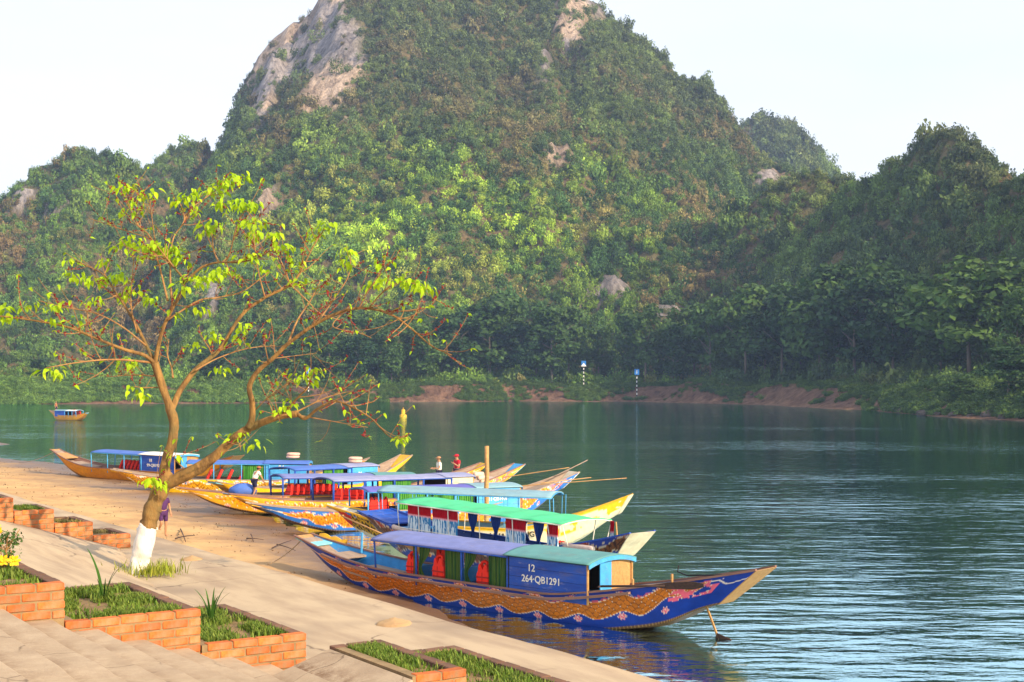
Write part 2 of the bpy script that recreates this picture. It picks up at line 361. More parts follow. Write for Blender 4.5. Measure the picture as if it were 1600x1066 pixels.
TZ = TZ + np.where(rock > .3, (1 - np.abs(vnoise(TX / 4.5, TY / 30, TZ / 30, 60) * 2 - 1)) * 5 * rock, 0)
earth = np.clip(1 - np.abs(sd - 5) / 8, 0, 1) * (sd > 0)
n1 = fbm(TX / 9, TY / 9, 0, 3, 70)[..., None]
tc = np.array([.065, .085, .03]) * (1 - n1) + np.array([.15, .095, .05]) * n1
rc = np.array([.31, .275, .25]) * (.35 + 1.25 * fbm(TX / 3.0, TZ / 14, 0, 3, 77)[..., None]) ; rc = rc * np.where(fbm(TX / 22, TZ / 22, 0, 2, 79)[..., None] > .55, np.array([1.0, .86, .72]), np.array([.72, .72, .76]))
ec = np.array([.14, .078, .05]) * (.7 + .6 * n1)
tcol = tc * (1 - rock[..., None]) + rc * rock[..., None]
em = np.clip(earth * 1.6, 0, 1)[..., None]; tcol = tcol * (1 - em) + ec * em
tcol = np.where((sd < 2.6)[..., None], np.array([.20, .115, .07]), tcol)
V = np.stack([TX, TY, TZ], -1).reshape(-1, 3)
hm, t, b, o_ = newmat('hill_ground'); b.inputs['Roughness'].default_value = .95; b.inputs['Specular IOR Level'].default_value = .1
a = nd(t, 'ShaderNodeAttribute', attribute_name='col'); hv = nd(t, 'ShaderNodeHueSaturation'); t.links.new(remap(t, noise(t, .45, 6, .72, (1, 1, .28)), .3, .7, .35, 1.75), hv.inputs['Value']); t.links.new(a.outputs['Color'], hv.inputs['Color']); t.links.new(hv.outputs[0], b.inputs['Base Color'])
bump(t, b, noise(t, .30, 6, .7, (1, 1, .3)), 1.0, 2.5)
terr = link('hill_terrain', np_mesh('hill_terrain', V, gridfaces(*TX.shape), hm, True, tcol.reshape(-1, 3))); tag(terr, kind='structure')

def tz_at(x, y):
    i = np.clip(np.searchsorted(gx, x) - 1, 0, len(gx) - 2); j = np.clip(np.searchsorted(gy, y) - 1, 0, len(gy) - 2)
    a = (x - gx[i]) / (gx[i + 1] - gx[i]); b = (y - gy[j]) / (gy[j + 1] - gy[j])
    return TZ[i, j] * (1 - a) * (1 - b) + TZ[i + 1, j] * a * (1 - b) + TZ[i, j + 1] * (1 - a) * b + TZ[i + 1, j + 1] * a * b

# ------------------------------------------------------------------ leaf clumps and their scattering
def leaf_cloud(name, mat, blobs, n, size, flat=1.0, seed=0):
    """leaf-sized quads spread through ellipsoid lumps; blobs: (cx,cy,cz,rx,ry,rz)"""
    r = np.random.default_rng(seed); B = np.array(blobs, float)
    wt = (B[:, 3] * B[:, 4] * B[:, 5]) ** (2 / 3); k = r.choice(len(B), n, p=wt / wt.sum())
    d = r.normal(size=(n, 3)); d /= np.linalg.norm(d, axis=1)[:, None]
    rad = r.uniform(.55, 1.08, n)[:, None]
    c = B[k, :3] + d * B[k, 3:] * rad
    nn = d + r.normal(size=(n, 3)) * .6 + np.array([0, 0, .35]); nn /= np.linalg.norm(nn, axis=1)[:, None]
    a = np.cross(nn, r.normal(size=(n, 3))); a /= np.linalg.norm(a, axis=1)[:, None]; b = np.cross(nn, a)
    s = size * r.uniform(.6, 1.35, n)[:, None]
    q = np.stack([c + a * s, c + b * s * .62 + nn * s * .12, c - a * s, c - b * s * .62 + nn * s * .12], 1).reshape(-1, 3)
    return np_mesh(name, q, np.arange(4 * n).reshape(-1, 4), mat, False, None, {'shade': np.repeat(r.random(n), 4)})
bush_col = bpy.data.collections.new('bush_shapes')
NB = 8
for k in range(NB):
    r = random.Random(100 + k); bl = []
    for q in range(5 if k < 6 else 8):
        a = r.uniform(0, 6.28); d = r.uniform(.1, .6)
        bl.append((d * math.cos(a), d * math.sin(a), r.uniform(.15, .75) if k < 6 else r.uniform(-.6, .8), r.uniform(.3, .55), r.uniform(.3, .55), r.uniform(.28, .5)))
    bo = bpy.data.objects.new('bush_shape', leaf_cloud('bush_shape', M['bush'], bl, 320, .10, seed=k)); bush_col.objects.link(bo)
def scatter(name, P, scl, idx, tint, label=None, cat=None):
    n = len(P); me = bpy.data.meshes.new(name); me.vertices.add(n); me.vertices.foreach_set('co', np.asarray(P, np.float32).ravel())
    rot = np.zeros((n, 3)); rot[:, 2] = rng.uniform(0, 6.28, n); rot[:, 0] = rng.normal(0, .15, n); rot[:, 1] = rng.normal(0, .15, n)
    for nm, ty, d in (('scl', 'FLOAT_VECTOR', scl), ('rot', 'FLOAT_VECTOR', rot)):
        a = me.attributes.new(nm, ty, 'POINT'); a.data.foreach_set('vector', np.asarray(d, np.float32).ravel())
    a = me.attributes.new('idx', 'INT', 'POINT'); a.data.foreach_set('value', np.asarray(idx, np.int32))
    a = me.attributes.new('tint', 'FLOAT_COLOR', 'POINT'); c = np.ones((n, 4), np.float32); c[:, :3] = tint; a.data.foreach_set('color', c.ravel())
    me.update(); o = link(name, me); tag(o, label, cat, kind='stuff')
    g = bpy.data.node_groups.new(name, 'GeometryNodeTree')
    g.interface.new_socket('Geometry', in_out='INPUT', socket_type='NodeSocketGeometry'); g.interface.new_socket('Geometry', in_out='OUTPUT', socket_type='NodeSocketGeometry')
    gi = g.nodes.new('NodeGroupInput'); go = g.nodes.new('NodeGroupOutput'); ip = g.nodes.new('GeometryNodeInstanceOnPoints')
    ci = g.nodes.new('GeometryNodeCollectionInfo'); ci.inputs[0].default_value = bush_col; ci.inputs[1].default_value = True; ci.inputs[2].default_value = True
    ip.inputs['Pick Instance'].default_value = True
    def na(nm, ty):
        q = g.nodes.new('GeometryNodeInputNamedAttribute'); q.data_type = ty; q.inputs[0].default_value = nm; return q.outputs[0]
    L = g.links.new
    L(gi.outputs[0], ip.inputs['Points']); L(ci.outputs[0], ip.inputs['Instance']); L(na('idx', 'INT'), ip.inputs['Instance Index'])
    L(na('scl', 'FLOAT_VECTOR'), ip.inputs['Scale']); L(na('rot', 'FLOAT_VECTOR'), ip.inputs['Rotation']); L(ip.outputs[0], go.inputs[0])
    md = o.modifiers.new('scatter', 'NODES'); md.node_group = g
    return o
def pick_points(n, f):
    """random places on the terrain kept with probability f(x,y,z,px,py,sd,rock)"""
    out = []
    x = rng.uniform(-330, 330, n); y = rng.uniform(150, 1000, n)
    z = tz_at(x, y); px, py = proj(x, y, z)
    i = np.clip(np.searchsorted(gx, x) - 1, 0, len(gx) - 2); j = np.clip(np.searchsorted(gy, y) - 1, 0, len(gy) - 2)
    ex = (TZ[i + 1, j] - TZ[i, j]) / (gx[i + 1] - gx[i]); ey = (TZ[i, j + 1] - TZ[i, j]) / (gy[j + 1] - gy[j])
    nrm = np.stack([-ex, -ey, np.ones(n)], 1); nrm /= np.linalg.norm(nrm, axis=1)[:, None]
    vd = np.stack([-x, -y, CAMZ - z], 1); vd /= np.linalg.norm(vd, axis=1)[:, None]
    p = f(x, y, z, px, py, sd[i, j], rock[i, j], (nrm * vd).sum(1), np.sqrt(1 + ex ** 2 + ey ** 2))
    k = rng.random(n) < p
    return np.stack([x, y, z], 1)[k], px[k], py[k], sd[i, j][k], rock[i, j][k]
P, ppx, ppy, psd, prk = pick_points(260000, lambda x, y, z, px, py, s, rk, fc, st: np.where((px > -120) & (px < 1720) & (s > 12) & (fc > -.12) & (rk < 1.1), np.clip(st * .62 * np.where(y > 760, .5, 1) * np.where(rk > .85, .05, 1 - .85 * rk), 0, 1), 0))
n = len(P)
n1 = fbm(P[:, 0] / 34, P[:, 2] / 26, P[:, 1] / 60, 3, 5); n2 = fbm(P[:, 0] / 11, P[:, 2] / 11, P[:, 1] / 20, 2, 15); n3 = rng.random(n)
dk, md_, yg, br, bk = np.array([.045, .100, .024]), np.array([.115, .205, .028]), np.array([.31, .43, .03]), np.array([.21, .135, .06]), np.array([.018, .042, .022])
t1 = sstep(.40, .62, n1 * .55 + n2 * .25 + n3 * .2)[:, None]; tint = dk * (1 - t1) + md_ * t1
low = np.exp(-((ppx - 640) / 300) ** 2 - ((ppy - 360) / 120) ** 2) * .95          # vine-hung lower slopes: yellower green, with sunlight put into the tint
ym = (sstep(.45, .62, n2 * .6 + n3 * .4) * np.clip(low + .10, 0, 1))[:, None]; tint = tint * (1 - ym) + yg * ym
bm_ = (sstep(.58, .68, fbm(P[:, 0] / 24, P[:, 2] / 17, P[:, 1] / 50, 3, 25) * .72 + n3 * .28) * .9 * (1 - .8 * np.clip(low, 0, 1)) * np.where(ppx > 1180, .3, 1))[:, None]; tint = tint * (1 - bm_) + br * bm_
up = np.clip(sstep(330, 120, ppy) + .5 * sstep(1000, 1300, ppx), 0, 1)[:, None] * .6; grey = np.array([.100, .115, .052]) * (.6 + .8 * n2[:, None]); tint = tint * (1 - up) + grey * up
tint *= rng.uniform(.65, 1.75, (n, 1)) * (1 + .25 * np.clip(low, 0, 1))[:, None]  # centre slopes brightened as if sunlit, by the tint itself
sc = (.85 + 2.7 * rng.random(n) ** 1.8) * np.where(P[:, 1] > 760, 1.8, 1.0) * np.where(rng.random(n) < .05, 1.6, .95)
scl = np.stack([sc * rng.uniform(.8, 1.25, n), sc * rng.uniform(.8, 1.25, n), sc * rng.uniform(.8, 2.0, n)], 1)
P[:, 2] -= .35 * sc
print('mountain bushes', n)
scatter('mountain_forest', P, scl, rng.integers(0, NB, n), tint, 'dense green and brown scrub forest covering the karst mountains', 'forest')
# shrubs along the far bank
P, ppx, ppy, psd, prk = pick_points(900000, lambda x, y, z, px, py, s, rk, fc, st: np.where((px > -100) & (px < 1750) & (s > 2.0) & (s < 34) & (y < 420), np.where(px < 420, .85, .55) * np.where(s < 9, np.clip((vnoise(x / 7, y / 7, 0, 90) - np.where(px < 420, .22, .46)) * 5, 0, 1), 1) * np.where(px < 420, 1, .8), 0))
n = len(P); n2 = fbm(P[:, 0] / 10, P[:, 1] / 10, 0, 2, 15)[:, None]; n3 = rng.random((n, 1))
tint = np.array([.035, .075, .02]) * (1 - n2) + np.array([.13, .21, .03]) * n2 * (.5 + n3)
tint = tint * np.where(ppx < 430, 1.6, .95)[:, None]
sc = rng.uniform(.6, 1.7, n) * np.where(ppx < 420, 1.15, .85) * np.where(psd < 9, .8, 1.1)
print('bank shrubs', n)
scatter('bank_shrubs', P - np.array([0, 0, .2]), np.stack([sc, sc, sc * .9], 1), rng.integers(0, 6, n), tint, 'low green shrubs growing along the far river bank', 'shrubs')

# thicker growth right on the river bank
n = 15000; seg = rng.choice(np.arange(2, 11), n, p=np.hypot(*np.diff(WL, axis=0).T)[2:11] / np.hypot(*np.diff(WL, axis=0).T)[2:11].sum()); f_ = rng.random(n)[:, None]; a_ = WL[seg]; b_ = WL[seg + 1]; d_ = (b_ - a_); nn = np.stack([-d_[:, 1], d_[:, 0]], 1) / np.linalg.norm(d_, axis=1)[:, None]
off = rng.uniform(1.5, 14, n); xy = a_ + d_ * f_ + nn * off[:, None]; px_ = 800 + xy[:, 0] * F / xy[:, 1]
k = (fbm(xy[:, 0] / 9, xy[:, 1] / 9, off / 3, 3, 91) + .016 * off + np.where(px_ < 430, .10, 0) + np.where(px_ > 1380, .12, 0) - np.where((px_ > 480) & (px_ < 1350), .10, 0) > .555) & (px_ > -80) & (px_ < 1720); xy, off, px_ = xy[k], off[k], px_[k]; n = len(xy)
P = np.stack([xy[:, 0], xy[:, 1], tz_at(xy[:, 0], xy[:, 1]) - .15], 1); n3 = rng.random((n, 1)); tint = (np.array([.04, .09, .02]) * (1 - n3) + np.array([.13, .21, .035]) * n3) * np.where(px_ < 430, 1.5, .9)[:, None]
sc = rng.uniform(.5, 1.5, n) * np.where(px_ < 430, 1.3, 1) * np.where(px_ > 1380, 1.3, 1)
scatter('bank_growth', P, np.stack([sc, sc, sc * .8], 1), rng.integers(0, 6, n), tint, 'grass and bushes hanging over the red earth of the far bank', 'bushes')

# ------------------------------------------------------------------ near shore frame: x' = towards the river, y' = along the shore away from us
E0 = np.array([-2.87, 17.6]); VV = np.array([.836, .549]); UU = np.array([-.549, .836]); RZ = math.atan2(.549, .836)
def uv(v, u, z=0.0): p = E0 + VV * v + UU * u; return (p[0], p[1], z)
ZP = 3.5
SHV = ([-60, -20, -5, 5, 18, 25, 35, 44.5, 60, 77, 85, 89, 100, 108, 114, 124, 134, 150], [5.5, 6, 7.4, 9.0, 11.4, 13.2, 16.0, 17.4, 19.2, 19.3, 19.4, 17.8, 17, 18, 23.5, 24, 20, 20])
def bed(v, u):
    vs = np.interp(u, *SHV) + .5 * (vnoise(u / 2.3, 0, 0, 50) - .5) + .25 * (vnoise(u / .7, 0, 0, 51) - .5)
    top = .85 - .1 * sstep(0, 60, u)
    z = np.where(v < 4.2, 3.42 - (3.42 - top) * np.clip((v - .1) / 4.1, 0, 1), top * (1 - (v - 4.2) / np.maximum(vs - 4.2, .5)))
    z = np.where(v > vs, -np.minimum((v - vs) * .13, 4.0), z)
    return z + np.where(v < 4.2, 0, (fbm(v / 2.2, u / 2.2, 0, 3, 55) - .5) * .16 * sstep(0, 3, np.abs(v - vs)) + (vnoise(v / .4, u / .4, 0, 57) - .5) * .07 * sstep(.2, 1.5, vs - v))
sv = axis([(.05, 5, .4), (5, 27, .22), (27, 45, 1.5)]); su = axis([(-60, 5, 2.5), (5, 70, .28), (70, 150, .6)])
SV, SU = np.meshgrid(sv, su, indexing='ij'); SZ = bed(SV, SU)
me = np_mesh('sand_bank', np.stack([SV, SU, SZ], -1).reshape(-1, 3), gridfaces(*SV.shape), None, True, None, {'wet': (sstep(.42, .03, SZ + .12 * (fbm(SV / 2, SU / 2, 0, 3, 66) - .5))).ravel(), 'high': sstep(1.0, 2.0, SZ).ravel()})
m, t, b, o_ = newmat('sand_ground'); M['sandg'] = m
b.inputs['Specular IOR Level'].default_value = .3
c = ramp_mix(t, remap(t, noise(t, .35, 5, .6), .4, .65), (.56, .355, .155), (.43, .25, .11))
c = ramp_mix(t, remap(t, noise(t, 2.6, 5, .7), .52, .70), c, (.40, .25, .12))
c = ramp_mix(t, remap(t, noise(t, 1.1, 6, .75), .60, .66), c, (.22, .15, .06))
a = nd(t, 'ShaderNodeAttribute', attribute_name='wet'); c = ramp_mix(t, a.outputs['Fac'], c, (.15, .085, .05))
t.links.new(c, b.inputs['Base Color']); t.links.new(remap(t, a.outputs['Fac'], 0, 1, .95, .35), b.inputs['Roughness']); bump(t, b, noise(t, 7, 6, .7), .6, .05)
me.materials.append(m); sand = link('sand_bank', me); sand.location = (E0[0], E0[1], 0); sand.rotation_euler = (0, 0, RZ); tag(sand, kind='structure')

# ------------------------------------------------------------------ river
wx = axis([(-620, -60, 20), (-60, 40, .8), (40, 420, 12)]); wy = axis([(-58, 16, 6), (16, 130, .8), (130, 420, 8)])
WX, WY = np.meshgrid(wx, wy, indexing='ij'); rx_, ry_ = WX - E0[0], WY - E0[1]
vv, uu = rx_ * VV[0] + ry_ * VV[1], rx_ * UU[0] + ry_ * UU[1]
depth = -bed(vv, uu); shal = np.exp(-np.clip(depth, 0, 9) * 1.7) * (vv > 0)
riv = link('river', np_mesh('river', np.stack([WX, WY, 0 * WX], -1).reshape(-1, 3), gridfaces(*WX.shape), None, True, None, {'shal': shal.ravel()})); tag(riv, kind='structure')
m, t, b, o_ = newmat('river_water'); riv.data.materials.append(m)
t.nodes.remove(b)
tcn = nd(t, 'ShaderNodeTexCoord')
def wn(scale, stretch, det, rot=0.0, typ='ShaderNodeTexNoise'):
    mp = nd(t, 'ShaderNodeMapping'); mp.inputs['Scale'].default_value = stretch; mp.inputs['Rotation'].default_value = (0, 0, rot)
    n_ = nd(t, typ); n_.inputs['Scale'].default_value = scale; n_.inputs['Detail'].default_value = det
    t.links.new(tcn.outputs['Object'], mp.inputs[0]); t.links.new(mp.outputs[0], n_.inputs['Vector']); return n_.outputs['Fac']
def mth(op, a, b_):
    m_ = nd(t, 'ShaderNodeMath', operation=op)
    for i, q in enumerate((a, b_)):
        if isinstance(q, (int, float)): m_.inputs[i].default_value = q
        else: t.links.new(q, m_.inputs[i])
    return m_.outputs[0]
big = wn(.9, (.35, 1, 1), 2, .25); mid_ = wn(2.6, (.45, 1, 1), 3, -.2); fine = wn(9, (.6, 1, 1), 2, .1)
gust = remap(t, wn(.035, (.35, 1.6, 1), 3, .12), .46, .62, .36, .74)       # gusts roughen some reaches of the river
hgt = mth('ADD', mth('MULTIPLY', big, 1.0), mth('ADD', mth('MULTIPLY', mid_, .32), mth('MULTIPLY', fine, .06)))
bp = nd(t, 'ShaderNodeBump'); bp.inputs['Distance'].default_value = .16
t.links.new(mth('MULTIPLY', gust, 1.0), bp.inputs['Strength']); t.links.new(hgt, bp.inputs['Height'])
gl = nd(t, 'ShaderNodeBsdfGlossy'); gl.inputs['Roughness'].default_value = .04; gl.inputs['Color'].default_value = (.58, .83, .87, 1); t.links.new(bp.outputs[0], gl.inputs['Normal'])
df = nd(t, 'ShaderNodeBsdfDiffuse'); df.inputs['Color'].default_value = (.0005, .080, .092, 1)
tr = nd(t, 'ShaderNodeBsdfTransparent'); tr.inputs['Color'].default_value = (.80, .62, .42, 1)
at_ = nd(t, 'ShaderNodeAttribute', attribute_name='shal')
body = nd(t, 'ShaderNodeMixShader'); t.links.new(at_.outputs['Fac'], body.inputs[0]); t.links.new(df.outputs[0], body.inputs[1]); t.links.new(tr.outputs[0], body.inputs[2])
fr = nd(t, 'ShaderNodeFresnel'); fr.inputs['IOR'].default_value = 1.33; t.links.new(bp.outputs[0], fr.inputs['Normal'])
mx = nd(t, 'ShaderNodeMixShader'); t.links.new(fr.outputs[0], mx.inputs[0]); t.links.new(body.outputs[0], mx.inputs[1]); t.links.new(gl.outputs[0], mx.inputs[2]); t.links.new(mx.outputs[0], o_.inputs[0])

# ------------------------------------------------------------------ promenade, stairs, planters (local frame: x towards river, y along shore)
def shore_obj(o): o.location = (E0[0], E0[1], 0); o.rotation_euler = (0, 0, RZ); return o
pv, pu = np.linspace(-9, 0, 40), axis([(-40, -10, 1.5), (-10, 40, .3), (40, 150, 1.5)])
PV, PU = np.meshgrid(pv, pu, indexing='ij')
PVe = np.where(PV > -.01, PV + .10 * (fbm(PU / 1.1, 0, 0, 4, 33) - .5), PV)
PZ = ZP + .03 * (fbm(PV / 1.3, PU / 1.3, 0, 3, 34) - .5)
mb = MB(); mb.slab(np.stack([PVe, PU, PZ], -1), .35)
shore_obj(tag(mb.build('promenade', M['concrete'], None, True), kind='structure'))
mb = MB()                                                     # retaining slope under the promenade edge
mb.box((-30, 40, 1.0), (58, 190, 4.2)); shore_obj(tag(mb.build('embankment', M['concrete']), kind='structure'))
TREAD, RISE = .36, .11
def stair_z(v, foot): return ZP + (RISE * (np.floor((foot - v) / TREAD) + 1) if v < foot else 0)
def stairs(foot, u0, u1, n, bits):
    root = link('stairs', None); shore_obj(root); tag(root, kind='structure')
    for k in range(n):
        a = np.linspace(u0, u1, bits); x1 = (np.interp(a, *foot) if isinstance(foot, tuple) else foot) - TREAD * k + 0 * a; x0 = x1 - TREAD - .06; z = ZP + RISE * (k + 1)
        G = np.zeros((2, bits, 3)); wv = .035 * (fbm(a / .35 + 31 * k, k, 0, 3, 12) - .5)
        G[0, :, 0] = x0; G[1, :, 0] = x1 + wv; G[:, :, 1] = a; G[:, :, 2] = z + .012 * (vnoise(a / .5, k, 0, 4) - .5)
        q = MB(); q.slab(G, .2 + RISE); q.build('step', M['step'], root, False, .012)
    return root
FA, FB = -2.62, -1.7
stairs(FA, -26, -5.56, 24, 160); 
rv, ru = np.linspace(-8, -.8, 60), np.linspace(-3.68, 3.74, 50); RV, RU = np.meshgrid(rv, ru, indexing='ij'); ft = np.interp(RU, [-3.7, .6, 3.2, 3.8], [-1.9, -1.75, -1.08, -1.0])
RZZ = np.where(RV < ft, ZP + .02 + .305 * (ft - RV), ZP - .12) + .02 * (fbm(RV * 1.5, RU * 1.5, 0, 3, 14) - .5)
mb = MB(); mb.slab(np.stack([RV, RU, RZZ], -1), .3); shore_obj(tag(mb.build('ramp', M['concrete'], None, True), kind='structure'))

def brick_mesh(nm, l, mt='brick'):
    q = MB(); q.box((0, 0, 0), (l, .10, .058)); me = q.mesh(nm, M[mt])
    bm = bmesh.new(); bm.from_mesh(me); bmesh.ops.bevel(bm, geom=list(bm.edges), offset=.006, segments=1, affect='EDGES')
    for v_ in bm.verts: v_.co += Vector((random.uniform(-1, 1), random.uniform(-1, 1), random.uniform(-1, 1))) * .0018
    bm.to_mesh(me); bm.free(); return me
BR = [brick_mesh('brick', .21) for _ in range(4)]; BH = [brick_mesh('half_brick', .10) for _ in range(2)]
RIM = ([brick_mesh('brick', .21, 'rim') for _ in range(3)], [brick_mesh('half_brick', .10, 'rim')])
def lay(root, p0, p1, zt, zmin, face_off, shapes=None):
    """courses of bricks from p0 to p1 (local xy), top at zt, kept where above zmin(x)"""
    p0, p1 = np.array(p0, float), np.array(p1, float); L = np.hypot(*(p1 - p0)); d = (p1 - p0) / L; ang = math.atan2(d[1], d[0])
    k = 0; z = zt - .034
    while z > 3.45 and k < 12:
        x = -.11 * (k % 2) + L % .22 - .22 * (1 if L % .22 > .06 else 0)
        while x < L - .02:
            a, b = max(x, 0), min(x + .212, L)
            if b - a > .05:
                c = p0 + d * (a + b) / 2
                if z + .03 > zmin(c[0], c[1]) + .004:
                    full = b - a > .15
                    o = link('brick', random.choice((shapes or (BR, BH))[0 if full else 1]), root)
                    o.location = (c[0] + face_off[0] + random.uniform(-.003, .003), c[1] + face_off[1] + random.uniform(-.003, .003), z + random.uniform(-.002, .002))
                    o.rotation_euler = (0, random.uniform(-.008, .008), ang + random.uniform(-.012, .012)); o.scale = ((b - a - .004) / (.21 if full else .10), 1, 1)
            x += .222
        z -= .071; k += 1
planters = []
def planter(label, v0, v1, u0, u1, zt, foot, soil_drop=.05, right=True, back=True):
    root = thing('brick_planter', label, 'planter', group='brick planters beside the steps'); shore_obj(root)
    if u0 > 3: foot = -1.05
    zm = lambda x, y: stair_z(x, foot) if (y <= u0 + .2 and u0 < 0) else ZP
    q = MB(); t_ = .105
    zb = ZP - .05
    def core(x0, x1, y0, y1): q.box(((x0 + x1) / 2, (y0 + y1) / 2, (zt + zb) / 2 - .006), (x1 - x0, y1 - y0, zt - zb - .012))
    core(v0 + .006, v1 - .006, u0 + .007, u0 + t_ - .007); core(v1 - t_ + .007, v1 - .007, u0 + t_ - .006, u1 - .006)
    core(v0 + .006, v1 - .006, u1 - t_ + .007, u1 - .009); core(v0 + .009, v0 + t_ - .007, u0 + t_ - .006, u1 - t_)
    q.build('mortar_bed', M['mortar'], root)
    lay(root, (v0, u0 + .05), (v1, u0 + .05), zt, zm, (0, 0))
    lay(root, (v1 - .05, u0 + .11), (v1 - .05, u1), zt, lambda x, y: ZP if right else zt - .08, (0, 0), RIM)
    lay(root, (v0, u1 - .05), (v1 - .11, u1 - .05), zt, lambda x, y: zt - .08, (0, 0), RIM)
    a, b = np.linspace(v0 + t_ * .8, v1 - t_ * .8, 14), np.linspace(u0 + t_ * .8, u1 - t_ * .8, 18); A, B = np.meshgrid(a, b, indexing='ij')
    Zs = zt - soil_drop + .05 * (fbm(A * 2.3, B * 2.3, 0, 3, int(v0 * 100) & 255) - .5)
    q = MB(); q.slab(np.stack([A, B, Zs], -1), .12); q.build('soil', M['soil'], root, True)
    planters.append((v0 + t_, v1 - t_, u0 + t_, u1 - t_, zt - soil_drop)); return root
planter('highest near brick planter with yellow flowers at the left edge', -5.7, -4.325, -5.55, -3.7, 4.44, FA)
planter('middle near brick planter holding a tall two bladed strap leaf plant', -4.32, -3.235, -5.552, -3.702, 4.13, FA)
planter('lowest near brick planter with a bushy strap leaf plant at its left corner', -3.23, -2.30, -5.55, -3.7, 3.84, FA)
planter('topmost small brick planter at the left edge behind the landing', -3.4, -2.49, 3.76, 4.75, 4.33, FB)
planter('small brick planter with green grass, second from the left edge behind the landing', -2.485, -1.93, 3.762, 4.752, 4.14, FB)
planter('small brick planter with dry grass, third from the left edge behind the landing', -1.925, -1.375, 3.76, 4.75, 3.93, FB)
planter('lowest small brick planter just left of the white tree base', -1.37, -.82, 3.762, 4.752, 3.72, FB)
planter('low brick planter with patchy grass at the foot of the steps', -2.28, -1.80, -7.35, -5.94, 3.80, -9)
planter('lowest flat planter at the bottom edge with dark brick rim', -1.795, -.93, -9.6, -5.7, 3.62, -9)

mb = MB(); mb.add([(-3.15, -7.38, 3.40), (-2.284, -7.38, 3.40), (-2.284, -7.38, 3.775), (-3.15, -7.38, 3.505), (-3.15, -5.97, 3.40), (-2.284, -5.97, 3.40), (-2.284, -5.97, 3.775), (-3.15, -5.97, 3.505)], [(0, 1, 2, 3), (7, 6, 5, 4), (3, 2, 6, 7), (1, 5, 6, 2), (0, 3, 7, 4), (0, 4, 5, 1)]); shore_obj(tag(mb.build('landing', M['step'], None, False, .012), kind='structure'))
# unseen upper terrace added behind the viewer to close light gaps
mb = MB(); mb.box((-45, 20, 5.2), (66, 260, 1.4)); shore_obj(tag(mb.build('terrace', M['concrete']), kind='structure'))

# ------------------------------------------------------------------ boats
def text_mesh(s, size, mat, bold=.003):
    c = bpy.data.curves.new('lettering', 'FONT'); c.body = s; c.size = size; c.align_x = 'CENTER'; c.align_y = 'CENTER'; c.extrude = .003; c.offset = bold; c.space_line = .95
    o = bpy.data.objects.new('tmp', c); COL.objects.link(o); bpy.context.view_layer.update()
    me = bpy.data.meshes.new_from_object(o.evaluated_get(bpy.context.evaluated_depsgraph_get())); bpy.data.objects.remove(o)
    me.materials.clear(); me.materials.append(mat); me.name = 'lettering'; return me

def lin(*c): return np.array([((x / 255) ** 2.2) for x in c])
def paint_dragon(x, y, L, hh, pal):
    """hull painting: x metres from the bow, y metres below the gunwale, hh local side height"""
    n = x.shape; base, bodyc, linec, edge, flow = [np.array(q) for q in pal]
    C = np.broadcast_to(base, n + (3,)).copy(); C *= (.85 + .3 * fbm(x * 1.5, y * 4, 0, 3, 3))[..., None]
    per = L / 12.5; tl = x / L
    amp = .075 * sstep(.04, .2, tl)
    head = sstep(.80, .90, tl)
    ph = 2 * math.pi * x / per
    vc = hh * .36 + amp * (np.sin(ph) + .18 * np.sin(2 * ph + .5)) - .22 * head * hh + .05
    th = (.185 * sstep(.06, .22, tl)) * (1 - .35 * head) * np.clip(1 - (tl - .905) / .03, 0, 1) ** .5 + .02 * (tl < .905) * (tl > .08)
    yb = y - vc; d = th - np.abs(yb)
    # red fins above the back, pink clouds below the belly
    fin = (np.abs(yb + th + .02) < .05 * np.abs(np.sin(x * 13)) * (fbm(x * 9, y * 9, 0, 2, 5) > .42)) & (tl > .1) & (tl < .86)
    C[fin] = flow * .7
    k = np.round(x / per - .75) + .75; cx = k * per
    cl = np.hypot((x - cx), (y - (hh * .36 + .30))) ; ang = np.arctan2(y - hh * .36 - .30, x - cx)
    rr = .085 + .022 * np.cos(6 * ang) + .02 * np.cos(2 * ang)
    m_ = (cl < rr + .010) & (tl > .1) & (tl < .88); C[m_] = edge
    m_ = (cl < rr) & (tl > .1) & (tl < .88); C[m_] = flow
    m_ = m_ & (np.sin(ang * 1 + cl * 95) > .55); C[m_] = edge * .75 + flow * .25
    # curls of white cloud line
    cu = (np.abs(y - (vc - th - .055 - .02 * np.sin(x * 21))) < .008) & (np.sin(x * 5.1 + 1) > -.2) & (tl > .1) & (tl < .9); C[cu] = edge * .7
    m_ = (d > -.014) & (d < .0); C[m_] = edge
    m_ = (d >= 0) & (d < .02); C[m_] = bodyc * 1.25
    ins = d >= .02
    g = .20; row = np.floor(yb / (g * .5)); xx = x / g + .5 * (row % 2); fx = xx - np.floor(xx) - .5; fy = yb / (g * .5) - row
    rad = np.hypot(fx * 1.0, (fy - 1.0) * .62)
    bc = bodyc * (.85 + .35 * vnoise(x * 8, y * 8, 0, 9))[..., None]
    C = np.where(ins[..., None], bc, C)
    m_ = ins & (np.abs(rad - .5) < .06); C[m_] = linec * .6 + bodyc * .3
    m_ = ins & (np.hypot(np.abs(fx) - .5, (fy - .9) * .6) < .06); C[m_] = edge
    # flames round the head near the stern
    f1 = fbm((x - y * .8) * 5.5, y * 13, 0, 3, 21); m_ = (tl > .865) & (tl < .955) & (np.abs(y - hh * .28) < .19) & (f1 > .54); C[m_] = flow
    m_ = (tl > .865) & (tl < .955) & (np.abs(y - hh * .28) < .19) & (np.abs(f1 - .53) < .014); C[m_] = edge
    # brown chafed bottom strip
    m_ = y > hh * .93; C[m_] = np.array([.14, .07, .03]); m_ = (y > hh * .93) & (np.sin(x * 60) > .6); C[m_] = np.array([.35, .2, .08])
    return C
